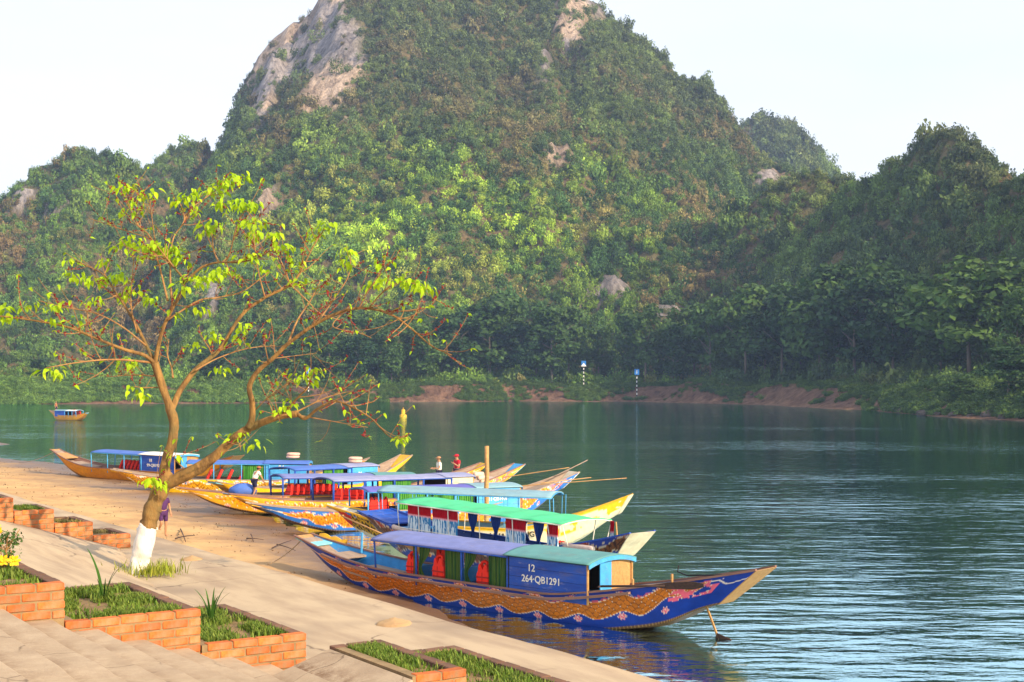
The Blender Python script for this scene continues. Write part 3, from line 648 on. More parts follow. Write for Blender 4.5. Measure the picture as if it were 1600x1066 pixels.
def paint_blotch(x, y, L, hh, pal):
    """older painted hulls: body colour with scale rows, blue water line, pink flourishes"""
    base, bodyc, linec, edge, flow = [np.array(q) for q in pal]; n = x.shape; tl = x / L
    C = np.broadcast_to(base, n + (3,)).copy(); C *= (.75 + .5 * fbm(x * 2, y * 5, 0, 4, 31))[..., None]
    wv = y - hh * .45 - .09 * np.sin(2 * math.pi * x / (L / 11))
    b_ = np.abs(wv) < .21; C[b_] = bodyc
    g = .15; row = np.floor(wv / (g * .5)); xx = x / g + .5 * (row % 2); fx = xx - np.floor(xx) - .5; fy = wv / (g * .5) - row
    m_ = b_ & (np.abs(np.hypot(fx, (fy - 1) * .6) - .5) < .11); C[m_] = linec
    m_ = np.abs(np.abs(wv) - .21) < .018; C[m_] = edge
    f1 = fbm(x * 2.4, y * 6, 0, 3, 41); m_ = (f1 > .60) & ~b_; C[m_] = flow
    m_ = (np.abs(f1 - .59) < .02) & ~b_; C[m_] = edge
    m_ = y > hh * .90; C[m_] = C[m_] * .35
    return C
def paint_plain(x, y, L, hh, pal):
    base, bodyc, linec, edge, flow = [np.array(q) for q in pal]
    k = fbm(x * .9, y * 3, 0, 4, 51)[..., None]; C = base * (1 - k) + bodyc * k
    C = C * (.8 + .4 * fbm(x * 6, y * 22, 0, 3, 52))[..., None]
    m_ = y > hh * .80; C[m_] = C[m_] * .4 + np.array([.05, .03, .015]) ; return C
def paint_white(x, y, L, hh, pal):
    base, bodyc, linec, edge, flow = [np.array(q) for q in pal]; tl = x / L
    C = np.broadcast_to(base, x.shape + (3,)).copy() * (.9 + .2 * fbm(x * 2, y * 4, 0, 3, 61))[..., None]
    C[y < .09] = bodyc
    f1 = fbm(x * 2.2, y * 5, 0, 3, 63); m_ = ((tl > .60) | (tl < .20)) & (np.abs(y - hh * .4) < .2) & (f1 > .57); C[m_] = bodyc * (.9 + .3 * (fbm(x * 9, y * 9, 0, 2, 8)[m_])[:, None])
    g = .16; row = np.floor(y / (g * .5)); xx = x / g + .5 * (row % 2); fx = xx - np.floor(xx) - .5; fy = y / (g * .5) - row
    m_ = (tl > .09) & (tl < .24) & (np.abs(y - hh * .45) < .24) ; C[m_] = bodyc * .8
    m_ = m_ & (np.abs(np.hypot(fx, (fy - 1) * .6) - .5) < .12); C[m_] = np.array([.02, .01, .01])
    m_ = (tl > .045) & (tl < .10) & (f1 > .42) & (np.abs(y - hh * .4) < .25); C[m_] = flow
    m_ = (tl > .075) & (tl < .12) & (f1 < .42) & (np.abs(y - hh * .4) < .25); C[m_] = lin(30, 120, 190)
    return C
PAL_BLUE = (lin(16, 56, 150), lin(196, 108, 8), lin(80, 32, 6), lin(235, 215, 190), lin(225, 95, 120))
PAL_ORANGE = (lin(225, 165, 40), lin(235, 150, 15), lin(120, 60, 15), lin(240, 225, 200), lin(215, 110, 110))
PAL_ORBLUE = (lin(50, 110, 190), lin(225, 135, 20), lin(110, 50, 15), lin(240, 225, 200), lin(215, 110, 120))
PAL_YELLOW = (lin(240, 190, 10), lin(225, 160, 10), lin(150, 90, 10), lin(245, 235, 220), lin(200, 150, 140))
PAL_GOLD = (lin(215, 145, 15), lin(185, 110, 12), lin(120, 70, 10), lin(220, 200, 170), lin(190, 100, 40))
PAL_WHITE = (lin(235, 215, 180), lin(235, 180, 30), lin(60, 30, 20), lin(240, 235, 225), lin(200, 50, 40))
PAL_DARK = (lin(28, 55, 135), lin(120, 70, 30), lin(60, 30, 10), lin(200, 180, 150), lin(160, 60, 30))

# life vest -------------------------------------------------------
def _vest_parts():
    n = 15; pr = []
    out = [(-.17, 0), (-.20, .12), (-.20, .34), (-.155, .42), (-.15, .50), (-.13, .58), (-.075, .60), (-.035, .50), (0, .44), (.035, .50), (.075, .60), (.13, .58), (.15, .50), (.155, .42), (.20, .34), (.20, .12), (.17, 0)]
    q = MB(); k = len(out)
    for off in (-.065, .065): q.v += [(x * (.96), off, z) for x, z in out]
    for off in (-.035, .035): q.v += [(x * 1.06, off, z * 1.01) for x, z in out]
    q.n = len(q.v); idx = [0, 2, 3, 1]
    for a, b in zip(idx[:-1], idx[1:]):
        q.f += [(a * k + i, a * k + (i + 1) % k, b * k + (i + 1) % k, b * k + i) for i in range(k)]
    c0 = len(q.v); q.v += [(0, -.075, .24), (0, .075, .24)]; q.n += 2
    q.f += [((i + 1) % k, i, c0) for i in range(k)] + [(k + i, k + (i + 1) % k, c0 + 1) for i in range(k)]
    body = q.mesh('vest_body', M['vest'], False)
    s = MB(); s.box((0, 0, .12), (.41, .155, .035)); s.box((0, 0, .25), (.42, .16, .035)); strap = s.mesh('strap', M['strap'])
    c = MB(); c.tube([(-.10, .01, .55), (-.09, .05, .63), (0, .07, .66), (.09, .05, .63), (.10, .01, .55)], .045, 8); col = c.mesh('collar', M['vest'], True)
    z = MB(); z.box((0, -.075, .2), (.012, .012, .36)); zp = z.mesh('zip', M['strap'])
    return body, strap, col, zp
VEST = _vest_parts()
def vest(loc, rz, tilt, label, group, s=1.0, parts=True):
    r = thing('life_vest', label, 'life vest', loc, rz, group); r.rotation_euler = (tilt, 0, rz); r.scale = (s, s, s)
    for nm, me in zip(('vest_body', 'strap', 'collar', 'zip'), VEST):
        if parts or nm in ('vest_body', 'strap'): link(nm, me, r)
    return r

CURT = {}
def curtain(P, t0, t1, y, z0, z1, colf, parent, tied=False, seed=0, a=None):
    """hanging pleated cloth between stations t0..t1 at side y; colf(row 0..1 from the top, column) -> rgb"""
    nc, nr = max(24, int((t1 - t0) * 1100)), 22; r = np.linspace(0, 1, nr)[:, None]; c = np.linspace(0, 1, nc)[None]
    wdt = 1 + 0 * r
    if tied: wdt = 1 - .72 * np.exp(-((r - .62) / .30) ** 2)
    cc = .5 + (c - .5) * wdt if tied is True else c * (wdt if tied == 'l' else 1)
    tt = t0 + (t1 - t0) * cc; pl = .022 * np.sin(c * (t1 - t0) * 900 + 2 * np.sin(c * 9 + seed)) * (.5 + .5 * r) + .01 * np.sin(r * 4 + c * 20 + seed)
    zz = z1 + (z0 - z1) * r + 0 * c; G = np.zeros((nr, nc, 3)); X = P(tt, np.full_like(tt, y) + pl, zz)
    C = colf(np.broadcast_to(r, (nr, nc)), np.broadcast_to(c, (nr, nc)), (t1 - t0))
    return link('curtain', np_mesh('curtain', X.reshape(-1, 3), gridfaces(nr, nc), M['cloth'], True, C.reshape(-1, 3)), parent)
def cgreen(r, c, w_): s = (np.sin(c * w_ * 1500) > .2)[..., None]; return np.where(s, lin(30, 70, 40), lin(70, 95, 45))
def clime(r, c, w_): s = (np.sin(c * w_ * 1100) > .1)[..., None]; return np.where(s, lin(35, 100, 40), lin(85, 140, 55))
def cnavy(r, c, w_): return np.broadcast_to(lin(25, 50, 110), r.shape + (3,)).copy()
def credblue(r, c, w_):
    k = fbm(c * w_ * 520, r * 3.5, 0, 3, 4); C = np.where((k > .5)[..., None], lin(205, 220, 230), lin(50, 120, 175))
    C = np.where((r < .34)[..., None], lin(165, 12, 35), C); return np.where(((r > .34) & (r < .39))[..., None], lin(225, 150, 160), C)

def make_boat(name, label, bow, stern, st):
    """bow, stern: world tip points (x, y, z). st: dict of style values"""
    bow, stern = np.array(bow, float), np.array(stern, float); d = (stern - bow)[:2]; L = float(np.hypot(*d))
    root = thing(name, label, 'boat', ((bow[0] + stern[0]) / 2, (bow[1] + stern[1]) / 2, 0), math.atan2(d[1], d[0]), st.get('group', 'painted river boats'))
    lift = st.get('lift', .12); W = st.get('W', .98); zb, zs = bow[2] - lift, stern[2]; zm = st.get('zm', .62); hi = st.get('hi', 0)
    zk0 = -.22
    wt = np.array([0, .03, .08, .16, .28, .5, .70, .84, .93, 1]); wv = np.array(st.get('wv', [.34, .40, .54, .76, .95, 1, .95, .74, .55, .44])) * W
    tt_ = np.linspace(0, 1, 801); ws = np.interp(tt_, wt, wv); ker = np.ones(61) / 61; ws = np.convolve(np.pad(ws, 30, 'edge'), ker, 'valid')
    def wd(t): return np.interp(t, tt_, ws)
    be, se = st.get('be', 1.7), st.get('se', 1.35)
    def zg(t): return zm + (zb - zm) * np.clip(1 - t / .30, 0, 1) ** be + (zs - zm) * np.clip((t - .64) / .36, 0, 1) ** se
    def zk(t): return zk0 + (zb - .10 - zk0) * np.clip(1 - t / .25, 0, 1) ** 1.55 + (zs - st.get('td', .75) - zk0) * np.clip((t - .72) / .28, 0, 1) ** 1.25
    rk = st.get('rake', 1.15)
    def P(t, y, z):
        t = np.asarray(t, float); x = (t - .5) * L
        return np.stack(np.broadcast_arrays(x, np.asarray(y, float), np.asarray(z, float) + lift * (1 - t)), -1)
    def xr(t, q):                                   # stations lean outwards at the ends
        return -rk * q * sstep(.80, 1.0, t) ** 1.2 + .30 * q * sstep(.12, 0, t)
    nt_, ns = (1100, 46) if hi else (420, 18)
    t = np.linspace(0, 1, nt_)[:, None]; q = np.linspace(0, 1, ns)[None]
    hgt = zg(t) - zk(t)
    qs = q / .80
    ysec = np.where(q <= .8, wd(t) * (1 - .30 * np.clip(qs, 0, 1) ** 1.6), wd(t) * .70 * (1 - (q - .8) / .2)); zsec = zg(t) - hgt * np.where(q <= .8, .93 * qs, .93 + .07 * (q - .8) / .2)
    side = []; cols = []
    for s_ in (-1, 1):
        p = P(t, s_ * ysec, zsec); p[..., 0] += xr(t, q); side.append(p)
        C = st['paint'](np.broadcast_to(t * L, p.shape[:2]), np.broadcast_to(zg(t), p.shape[:2]) - zsec, L, np.broadcast_to(np.maximum(hgt * .93, .3), p.shape[:2]), st['pal']); cols.append(C)
    Vv = np.concatenate([side[0].reshape(-1, 3), side[1].reshape(-1, 3)]); f0 = gridfaces(nt_, ns)
    Fq = np.concatenate([f0, f0[:, ::-1] + nt_ * ns])
    hull = link('hull', np_mesh('hull', Vv, Fq, M['paint'], True, np.concatenate([c.reshape(-1, 3) for c in cols])), root)
    # end boards
    tm = st.get('transom', M['wood'])
    for e, nm in ((0, 'bow_board'), (nt_ - 1, 'transom')):
        a_, b_ = side[0][e], side[1][e]; q_ = MB(); n_ = ns
        off = np.array([-.03 if e == 0 else .03, 0, 0]); ins = np.array([.03 if e == 0 else -.03, 0, 0])
        vs = np.concatenate([a_ + off, b_ + off, a_ + ins, b_ + ins]); fs = []
        for i in range(n_ - 1):
            fs += [(i, i + 1, n_ + i + 1, n_ + i), (2 * n_ + i, 3 * n_ + i, 3 * n_ + i + 1, 2 * n_ + i + 1), (i, 2 * n_ + i, 2 * n_ + i + 1, i + 1), (n_ + i, n_ + i + 1, 3 * n_ + i + 1, 3 * n_ + i)]
        fs += [(0, n_, 3 * n_, 2 * n_)]
        q_.add(vs, fs); q_.build(nm, tm if e else st.get('bowmat', tm), root)
    # lining and floor
    n2 = 160; t2 = np.linspace(.004, .996, n2); zf = np.maximum(zk(t2) + .16, .10); gg = zg(t2)
    zf = np.minimum(zf, gg - .04)
    q_ = MB()
    for s_ in (-1, 1):
        a_ = P(t2, s_ * (wd(t2) - .03), gg - .005); b_ = P(t2, s_ * (wd(t2) * .74), zf); b_[:, 0] += xr(t2, .8 + 0 * t2) * .9
        q_.grid(np.stack([a_, b_], 1))
    q_.build('lining', st['inner'], root, True)
    q_ = MB(); a_ = P(t2, -wd(t2) * .75, zf); b_ = P(t2, wd(t2) * .75, zf)
    for p in (a_, b_): p[:, 0] += xr(t2, .8 + 0 * t2) * .9
    q_.grid(np.stack([a_, b_], 1)); q_.build('floor', st.get('floor', M['greywood']), root)
    # gunwales and rubbing strakes
    def strip(nm, mat, ta, tb, y0, dz, wdt, ht, s_, n_=70):
        tq = np.linspace(ta, tb, n_); c_ = P(tq, s_ * (wd(tq) + y0), zg(tq) + dz); q_ = MB()
        ring = [np.array([0, -s_ * wdt / 2, -ht / 2]), np.array([0, s_ * wdt / 2, -ht / 2]), np.array([0, s_ * wdt / 2, ht / 2]), np.array([0, -s_ * wdt / 2, ht / 2])]
        v = np.stack([c_ + r_ for r_ in ring], 1).reshape(-1, 3)
        q_.add(v, [(i * 4 + j, i * 4 + (j + 1) % 4, (i + 1) * 4 + (j + 1) % 4, (i + 1) * 4 + j) for i in range(n_ - 1) for j in range(4)] + [(3, 2, 1, 0), tuple((n_ - 1) * 4 + j for j in range(4))])
        return q_.build(nm, mat, root)
    for s_ in (-1, 1):
        strip('gunwale', st.get('gun', M['rail']), 0.0, 1.0, -.015, .015, .07, .045, s_)
        if st.get('rub'): strip('rubbing_strake', M['rail'], .10, .80, .055, -.10, .10, .06, s_)
    # bow deck and thwarts
    for ta, tb, dz, mt in st.get('decks', [(.0, .055, -.03, 'aqua')]):
        tq = np.linspace(ta + .002, tb, 10); G = np.stack([P(tq, k_ * (wd(tq) - .05), zg(tq) + dz) for k_ in np.linspace(-1, 1, 5)], 1); MBq = MB(); MBq.slab(G, .05); MBq.build('deck_board' if ta > 0.02 else 'bow_deck', M[mt], root)
    ze, ar = st.get('ze', 1.5), st.get('ar', .22)
    wr = st.get('wr', .97) * W
    def arch(k_): return ze + ar * (1 - np.abs(k_) ** 2.2)
    def roof(nm, ta, tb, mat, parent, over=.0, dz=0.0, sag=0.0):
        tq = np.linspace(ta, tb, 30); kk = np.linspace(-1, 1, 15)
        G = np.stack([P(tq, k_ * (wr + over), arch(k_) + dz - sag * (np.sin((tq - ta) / (tb - ta) * math.pi * st.get('bays', 4)) ** 2) * (1 - k_ * k_ * .6)) for k_ in kk], 1)
        q_ = MB(); q_.slab(G, .025); return q_.build(nm, mat, parent, True)
    post = st.get('postmat', M['blue']); pr = st.get('pr', .028)
    if st.get('can'):
        ta, tb = st['can']; ro = roof('canopy_roof', ta, tb, st['canmat'], root, sag=st.get('sag', .0))
        for s_ in (-1, 1):
            q_ = MB(); tq = np.linspace(ta, tb, 12); q_.tube(P(tq, s_ * (wr - .01) + 0 * tq, ze - .045 + 0 * tq), .022, 6); q_.build('eave_rail', post, root, True)
        for tr_ in np.linspace(ta, tb, st.get('bays', 4) + 1):
            q_ = MB(); kk = np.linspace(-1, 1, 11); q_.tube([P(tr_, k_ * (wr - .02), arch(k_) - .05) for k_ in kk], .018, 6); q_.build('roof_rib', post, root, True)
        for tr_ in st.get('posts', np.linspace(ta, tb, st.get('bays', 4) + 1)):
            for s_ in (-1, 1):
                for dt in ((0, .012) if st.get('double') else (0,)):
                    q_ = MB(); q_.tube([P(tr_ + dt, s_ * min(wr - .02, float(wd(tr_)) - .04), zg(tr_) - .25), P(tr_ + dt, s_ * (wr - .02), ze - .03)], pr, 6); q_.build('post', post, root, True)
    for (ta, tb, mt, dz) in st.get('roofs', []): roof('roof_cover', ta, tb, M[mt], root, .012, dz)
    if st.get('cab'):
        ta, tb = st['cab']; cb = link('cabin', None, root); cm = st.get('cabmat', M['blue']); npl = 4
        z0 = zm - .12
        for s_ in (-1, 1):
            for k_ in range(npl):
                za, zc = z0 + (ze - .02 - z0) * k_ / npl, z0 + (ze - .02 - z0) * (k_ + 1) / npl
                q_ = MB(); p0, p1 = P(ta, s_ * (wr - .05), (za + zc) / 2), P(tb, s_ * (wr - .05), (za + zc) / 2); q_.bar(p0, p1, .03, zc - za - .008); q_.build('plank', cm, cb)
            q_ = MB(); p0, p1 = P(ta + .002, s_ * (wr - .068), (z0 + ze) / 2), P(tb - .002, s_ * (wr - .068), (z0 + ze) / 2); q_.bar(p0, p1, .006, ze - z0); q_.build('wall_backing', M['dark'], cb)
            q_ = MB(); q_.tube([P(tb, s_ * (wr - .05), z0), P(tb, s_ * (wr - .05), ze)], .03, 6); q_.build('corner_post', M['wood'], cb)
        def panel(nm, ya, yb, mt, t__):
            q_ = MB(); kk = np.linspace(ya, yb, 6); lo = P(t__, kk, z0 + 0 * kk); hi_ = P(t__, kk, arch(kk / wr) - .03); lo2, hi2 = lo.copy(), hi_.copy(); lo2[:, 0] += .03; hi2[:, 0] += .03
            q_.grid(np.stack([lo2, hi2], 1)); q_.grid(np.stack([hi_, lo], 1)); q_.grid(np.stack([hi2, hi_], 1)); q_.grid(np.stack([hi2[[0, -1]], lo2[[0, -1]]], 1)[:1].repeat(2, 0)); 
            q_.add([lo[0], lo2[0], hi2[0], hi_[0]], [(0, 1, 2, 3)]); q_.add([lo[-1], lo2[-1], hi2[-1], hi_[-1]], [(3, 2, 1, 0)])
            return q_.build(nm, mt, cb)
        panel('stern_panel', -.42 * wr, .06 * wr, M['lightblue'], tb - .002); panel('wood_panel', .065 * wr, .98 * wr, M['wood'], tb - .003)
        q_ = MB(); kk = np.linspace(-1, 1, 15)
        G = np.stack([P(tb + .006, kk * (wr + .01), arch(kk) + .005), P(tb + .006, kk * (wr + .01), np.minimum(arch(kk) - .10, arch(kk) - .10))], 1); H = G.copy(); H[..., 0] -= .03
        q_.grid(G); q_.grid(H[:, ::-1]); q_.grid(np.stack([G[:, 0], H[:, 0]], 1)[:, ::-1]); q_.grid(np.stack([G[:, 1], H[:, 1]], 1)); q_.build('fascia', M['lightblue'], cb)
        panel('cabin_shade_panel', -.97 * wr, .97 * wr, M['dark'], ta + .004)  # near-black sheet painted as the shade seen through the cabin opening
        roof('cabin_roof', ta - .004, tb + .006, st.get('cabroof', M['teal']), root, .03, .028)
        if st.get('text'):
            for i_, (s, sz, zt_, ty) in enumerate(st['text']):
                o = link('lettering', text_mesh(s, sz, M['white']), cb); p = P(ta + (tb - ta) * ty, -(wr - .05) - .022, zt_); o.location = tuple(p); o.rotation_euler = (R(90), 0, 0)
    for (ta, tb, s_, zlo, zhi, fn, tied) in st.get('curt', []): curtain(P, ta, tb, s_ * (wr - .09), zlo, zhi, fn, root, tied, seed=ta * 70)
    for tq in st.get('seats', []):
        q_ = MB(); q_.box(P(tq, 0, .42), (.32, wr * 1.5, .04)); q_.box(P(tq + .012, 0, .62), (.05, wr * 1.5, .38)); q_.build('bench', st['inner'], root)
    B = dict(root=root, P=P, wd=wd, zg=zg, zk=zk, L=L, wr=wr, ze=ze, ang=math.atan2(d[1], d[0]))
    def world(t_, y, z):
        p = P(t_, y, z); c, s = math.cos(B['ang']), math.sin(B['ang']); l = root.location
        return (l[0] + p[0] * c - p[1] * s, l[1] + p[0] * s + p[1] * c, p[2])
    B['w'] = world
    return B

VG = 'orange red life vests on the boat seats'
ORD = ['first', 'second', 'third', 'fourth', 'fifth', 'sixth', 'seventh', 'eighth']
def vests(B, ts, y, z, label, tilt=0.0, s=1.0, parts=False, turn=0.0):
    for i, t_ in enumerate(ts):
        vest(B['w'](t_, y, z), B['ang'] + turn, tilt, (ORD[i] + ' ' + label + ', counted from the bow' if len(ts) > 1 else label) if isinstance(label, str) else label[i], VG, s, parts)

# nearest boat, number 12 ----------------------------------------
bA = make_boat('river_boat', 'nearest boat, dark blue hull with orange dragon, cabin numbered 12', at(473, 836, 1.3), at(1197, 889, 1.72), dict(
    hi=1, paint=paint_dragon, pal=PAL_BLUE, inner=M['innerblue'], lift=.14, rub=True, can=(.25, .562), canmat=M['lilac'], posts=[.258, .36, .465], bays=5,
    cab=(.562, .725), cabroof=M['teal'], cabmat=M['blue'], ze=1.47, ar=.14, zm=.62, td=.95, rake=1.35, se=1.25,
    text=[('12', .25, 1.22, .32), ('264·QB1291', .245, .95, .44)], gun=M['rail'],
    decks=[(.0, .055, -.03, 'aqua'), (.095, .135, -.12, 'greywood'), (.16, .235, -.30, 'greywood'), (.72, .80, -.02, 'greywood')],
    curt=[(.350, .358, -1, .55, 1.44, cgreen, False), (.363, .39, -1, .5, 1.44, cgreen, 'l'), (.425, .46, -1, .5, 1.44, cgreen, False), (.468, .495, -1, .5, 1.44, cgreen, 'l'), (.522, .56, -1, .5, 1.44, cgreen, False)],
    seats=[.33, .40, .50]))
q = MB(); q.bar(bA['P'](.893, 0, .95), bA['P'](.925, 0, -.15), .04, .04); rud = q.build('rudder_shaft', M['wood'], bA['root'])
q = MB(); q.box(bA['P'](.928, 0, -.10), (.42, .04, .34), Matrix.Rotation(.25, 3, 'Y')); q.build('rudder_blade', M['darkwood'], bA['root'], False, .02)
q = MB(); q.bar(bA['P'](.80, -.5, -.1), bA['P'](.845, -.5, -.35), .03, .03); q.build('propeller_shaft', M['darkwood'], bA['root'])
for k_ in (.80, .87): q = MB(); q.tube([bA['P'](k_, -.7, float(bA['zg'](k_)) - .1), bA['P'](k_, -.7, float(bA['zg'](k_)) + .22)], .03, 7); q.build('thole_pin', M['wood'], bA['root'])
q = MB(); q.tube([bA['P'](.125, .55, .75), bA['P'](.127, .55, 1.35)], .035, 7); q.build('thole_pin', M['lightblue'], bA['root'])
q = MB()                                              # scalloped yellow side board at the bow
xs = np.linspace(.02, .085, 30); top = .10 + .05 * np.abs(np.sin((xs - .02) / .065 * math.pi * 2.5))
lo_ = bA['P'](xs, bA['wd'](xs) - .02, bA['zg'](xs)); hi_ = bA['P'](xs, bA['wd'](xs) + .01, bA['zg'](xs) + top); l2, h2 = lo_ + [0, .03, 0], hi_ + [0, .03, 0]
q.grid(np.stack([hi_, lo_], 1)); q.grid(np.stack([l2, h2], 1)); q.grid(np.stack([h2, hi_], 1)); q.build('bow_crest', M['yellow'], bA['root'])
vests(bA, [.345], -.80, .60, 'orange red life vest nearest the bow of boat 12', 0, .95, True, .1)
vests(bA, [.408], -.82, .56, 'largest orange red life vest, in the middle of boat 12', 0, 1.0, True, -.05)
vests(bA, [.398], -.55, .80, 'orange red life vest hanging behind the largest one in boat 12', 0, .95, True, .1)
vests(bA, [.507], -.80, .57, 'orange red life vest beside the cabin of boat 12', 0, .97, True, .05)
def oar(label, a, b, blade=.9, mat='darkwood', r=.028):
    a, b = Vector(a), Vector(b); o = thing('oar', label, 'oar', tuple(a), 0, 'wooden oars'); d = b - a; n_ = d.normalized()
    q = MB(); q.tube([(0, 0, 0), tuple(d - n_ * blade * .8)], r, 7); q.build('shaft', M[mat], o, True)
    q = MB(); c0 = d - n_ * blade; side_ = n_.cross(Vector((0, 0, 1))).normalized(); up_ = side_.cross(n_)
    pts = [(0, .03), (.25, .075), (.8, .09), (1, .04)]; v = []
    for f_, w_ in pts: c_ = c0 + n_ * blade * f_; v += [c_ + up_ * w_ + side_ * .014, c_ + up_ * w_ - side_ * .014, c_ - up_ * w_ - side_ * .014, c_ - up_ * w_ + side_ * .014]
    q.add(v, [(i * 4 + j, i * 4 + (j + 1) % 4, (i + 1) * 4 + (j + 1) % 4, (i + 1) * 4 + j) for i in range(3) for j in range(4)] + [(3, 2, 1, 0), (12, 13, 14, 15)]); q.build('blade', M[mat], o)
    q = MB(); q.bar(-side_ * .11, side_ * .11, .035, .035); q.build('handle', M[mat], o); return o
oar('dark oar lashed along the stern of boat 12', bA['w'](.745, -.80, .98), bA['w'](.925, -.72, 1.30), 1.3)
oar('pale oar propped at the bow of boat 12', bA['w'](.055, .75, 1.75), bA['w'](.28, .95, .86), 1.1, 'wood', .024)
q = MB(); pts = [bA['w'](.835, .4, 1.5), bA['w'](.833, .4, 1.35), bA['w'](.85, .4, 1.28), bA['w'](.92, .35, 1.42)]; q.tube(pts, .018, 6); tag(q.build('tiller_rod', M['black'], None, True), 'thin dark bent rod at the stern of boat 12', 'rod')

# blue boat under the green tarpaulin ----------------------------
bB = make_boat('river_boat', 'blue boat with green tarpaulin roof and red and blue curtains', at(585, 797, 1.35), at(1004, 832, 1.7), dict(
    paint=paint_blotch, pal=PAL_DARK, inner=M['blue'], lift=.12, can=(.205, .83), canmat=M['tarp'], sag=.08, bays=6, ze=1.80, ar=.10, wr=1.02, zm=.78, posts=[.21, .30, .42, .54, .66, .78, .83], postmat=M['white'], pr=.016,
    transom=M['cream'], bowmat=M['blue'], gun=M['blue'], wv=[.72, .76, .82, .90, .97, 1, .95, .74, .58, .50], be=1.3, td=.8, rake=.9, floor=M['blue'],
    decks=[(.0, .13, -.05, 'blue'), (.15, .185, -.12, 'innerblue'), (.83, .93, -.05, 'greywood')],
    curt=[(.25, .345, -1, .85, 1.77, credblue, False), (.352, .45, -1, .85, 1.77, credblue, False), (.49, .53, -1, .80, 1.77, cnavy, True), (.575, .615, -1, .80, 1.77, cnavy, True), (.63, .70, -1, .82, 1.77, credblue, False), (.725, .765, -1, .80, 1.77, cnavy, True), (.775, .81, -1, .80, 1.77, credblue, False), (.83, .845, 1, .9, 1.77, credblue, False), (.50, .56, 1, .8, 1.77, cnavy, True)]))
for s_ in (-1, 1):
    xs = np.linspace(.06, .16, 20); top = .02 + .22 * np.exp(-((xs - .10) / .024) ** 2) * (s_ > 0) + .05
    lo_ = bB['P'](xs, s_ * (bB['wd'](xs) - .02), bB['zg'](xs)); hi_ = bB['P'](xs, s_ * (bB['wd'](xs) + .02), bB['zg'](xs) + top); q = MB(); l2, h2 = lo_ + [0, .03, 0], hi_ + [0, .03, 0]
    q.grid(np.stack([hi_, lo_], 1)); q.grid(np.stack([l2, h2], 1)); q.grid(np.stack([h2, hi_], 1)); q.build('bow_ear', M['blue'], bB['root'])
q = MB(); tq = np.linspace(.22, .80, 16); q.tube(bB['P'](tq, -(bB['wr'] + .06) + 0 * tq, .98 + 0 * tq), .012, 5); q.build('side_rail', M['white'], bB['root'])
q = MB(); tq = np.linspace(.19, .80, 24); q.tube(bB['P'](tq, -(bB['wd'](tq) + .05), bB['zg'](tq) + .04), .075, 10); q.build('side_bolster', M['bolster'], bB['root'], True)
def bolster(label, a, b, r=.09):
    a, b = Vector(a), Vector(b); k = [a + (b - a) * f_ for f_ in (0, .03, .1, .5, .9, .97, 1)]; q = MB(); q.tube(k, [r * .5, r * .85, r, r, r, r * .85, r * .5], 12); return tag(q.build('bolster', M['bolster'], None, True), label, 'cushion', 'pale bolsters at the stern of the green roofed boat')
bolster('upper pale bolster stacked at the stern of the green roofed boat', bB['w'](.80, -.70, 1.14), bB['w'](.905, -.66, 1.15))
bolster('lower pale bolster stacked at the stern of the green roofed boat', bB['w'](.79, -.80, .96), bB['w'](.90, -.74, .98))
vests(bB, [.76], -.2, .62, 'red life vest half hidden between curtains of the green roofed boat', 0, .9)

# white hulled boat with the open light blue frame ---------------
bC = make_boat('river_boat', 'white and yellow hulled boat with curved light blue roof and lettered side', at(514, 788, 1.35), at(985, 774, 1.95), dict(
    paint=paint_white, pal=PAL_WHITE, inner=M['seafoam'], lift=.15, can=(.20, .77), canmat=M['seafoam'], bays=5, ze=1.85, ar=.14, wr=.95, posts=[.205, .32, .46, .62, .765], double=True, postmat=M['lightblue'], pr=.014,
    transom=M['cream'], bowmat=M['cream'], gun=M['yellow'], td=.7, rake=.5, zm=.68, be=1.5,
    decks=[(.0, .09, -.04, 'cream'), (.80, .86, -.12, 'seafoam'), (.90, .92, -.05, 'greywood')]))
for s, tq, sz in (('PHONG', .50, .27), ('NHA', .60, .27), ('NG', .70, .27)):
    o = link('lettering', text_mesh(s, sz, M['black'], .004), bC['root']); p = bC['P'](tq, -float(bC['wd'](tq)) - .012 + .03, float(bC['zg'](tq)) - .26); o.location = tuple(p); o.rotation_euler = (R(90 + 8), 0, 0)
q = MB(); q.tube([bC['P'](.955, 0, 1.0), bC['P'](.965, 0, -.4)], .03, 6); q.build('rudder_shaft', M['wood'], bC['root'])
q = MB(); q.box(bC['P'](.95, 0, .25), (.3, .03, .3)); q.build('rudder_blade', M['darkwood'], bC['root'])

# boat 14 with green curtains --------------------------------------
bD = make_boat('river_boat', 'boat with violet roof, lime green curtains and light blue cabin numbered 14', at(388, 786, 1.25), at(897, 737, 1.95), dict(
    paint=paint_dragon, pal=PAL_ORBLUE, inner=M['greywood'], lift=.2, can=(.31, .66), canmat=M['violet'], bays=4, ze=1.42, ar=.12, cab=(.64, .78), cabmat=M['lightblue'], cabroof=M['seafoam'], postmat=M['lightblue'], pr=.035,
    transom=M['cream'], text=[('14', .26, 1.22, .3), ('211·QB1401', .2, .96, .45)], gun=M['greywood'], rake=1.0,
    curt=[(.40, .50, -1, .5, 1.44, clime, False), (.505, .63, -1, .5, 1.44, clime, False), (.55, .66, 1, .5, 1.44, clime, False)], decks=[(0, .07, -.03, 'yellow'), (.12, .30, -.2, 'greywood'), (.8, .93, -.1, 'greywood')]))
vests(bD, [.345, .375], -.3, .55, ['red life vest hanging in the front bay of boat 14', 'red life vest hanging beside the green curtain of boat 14'], 0, 1.0)
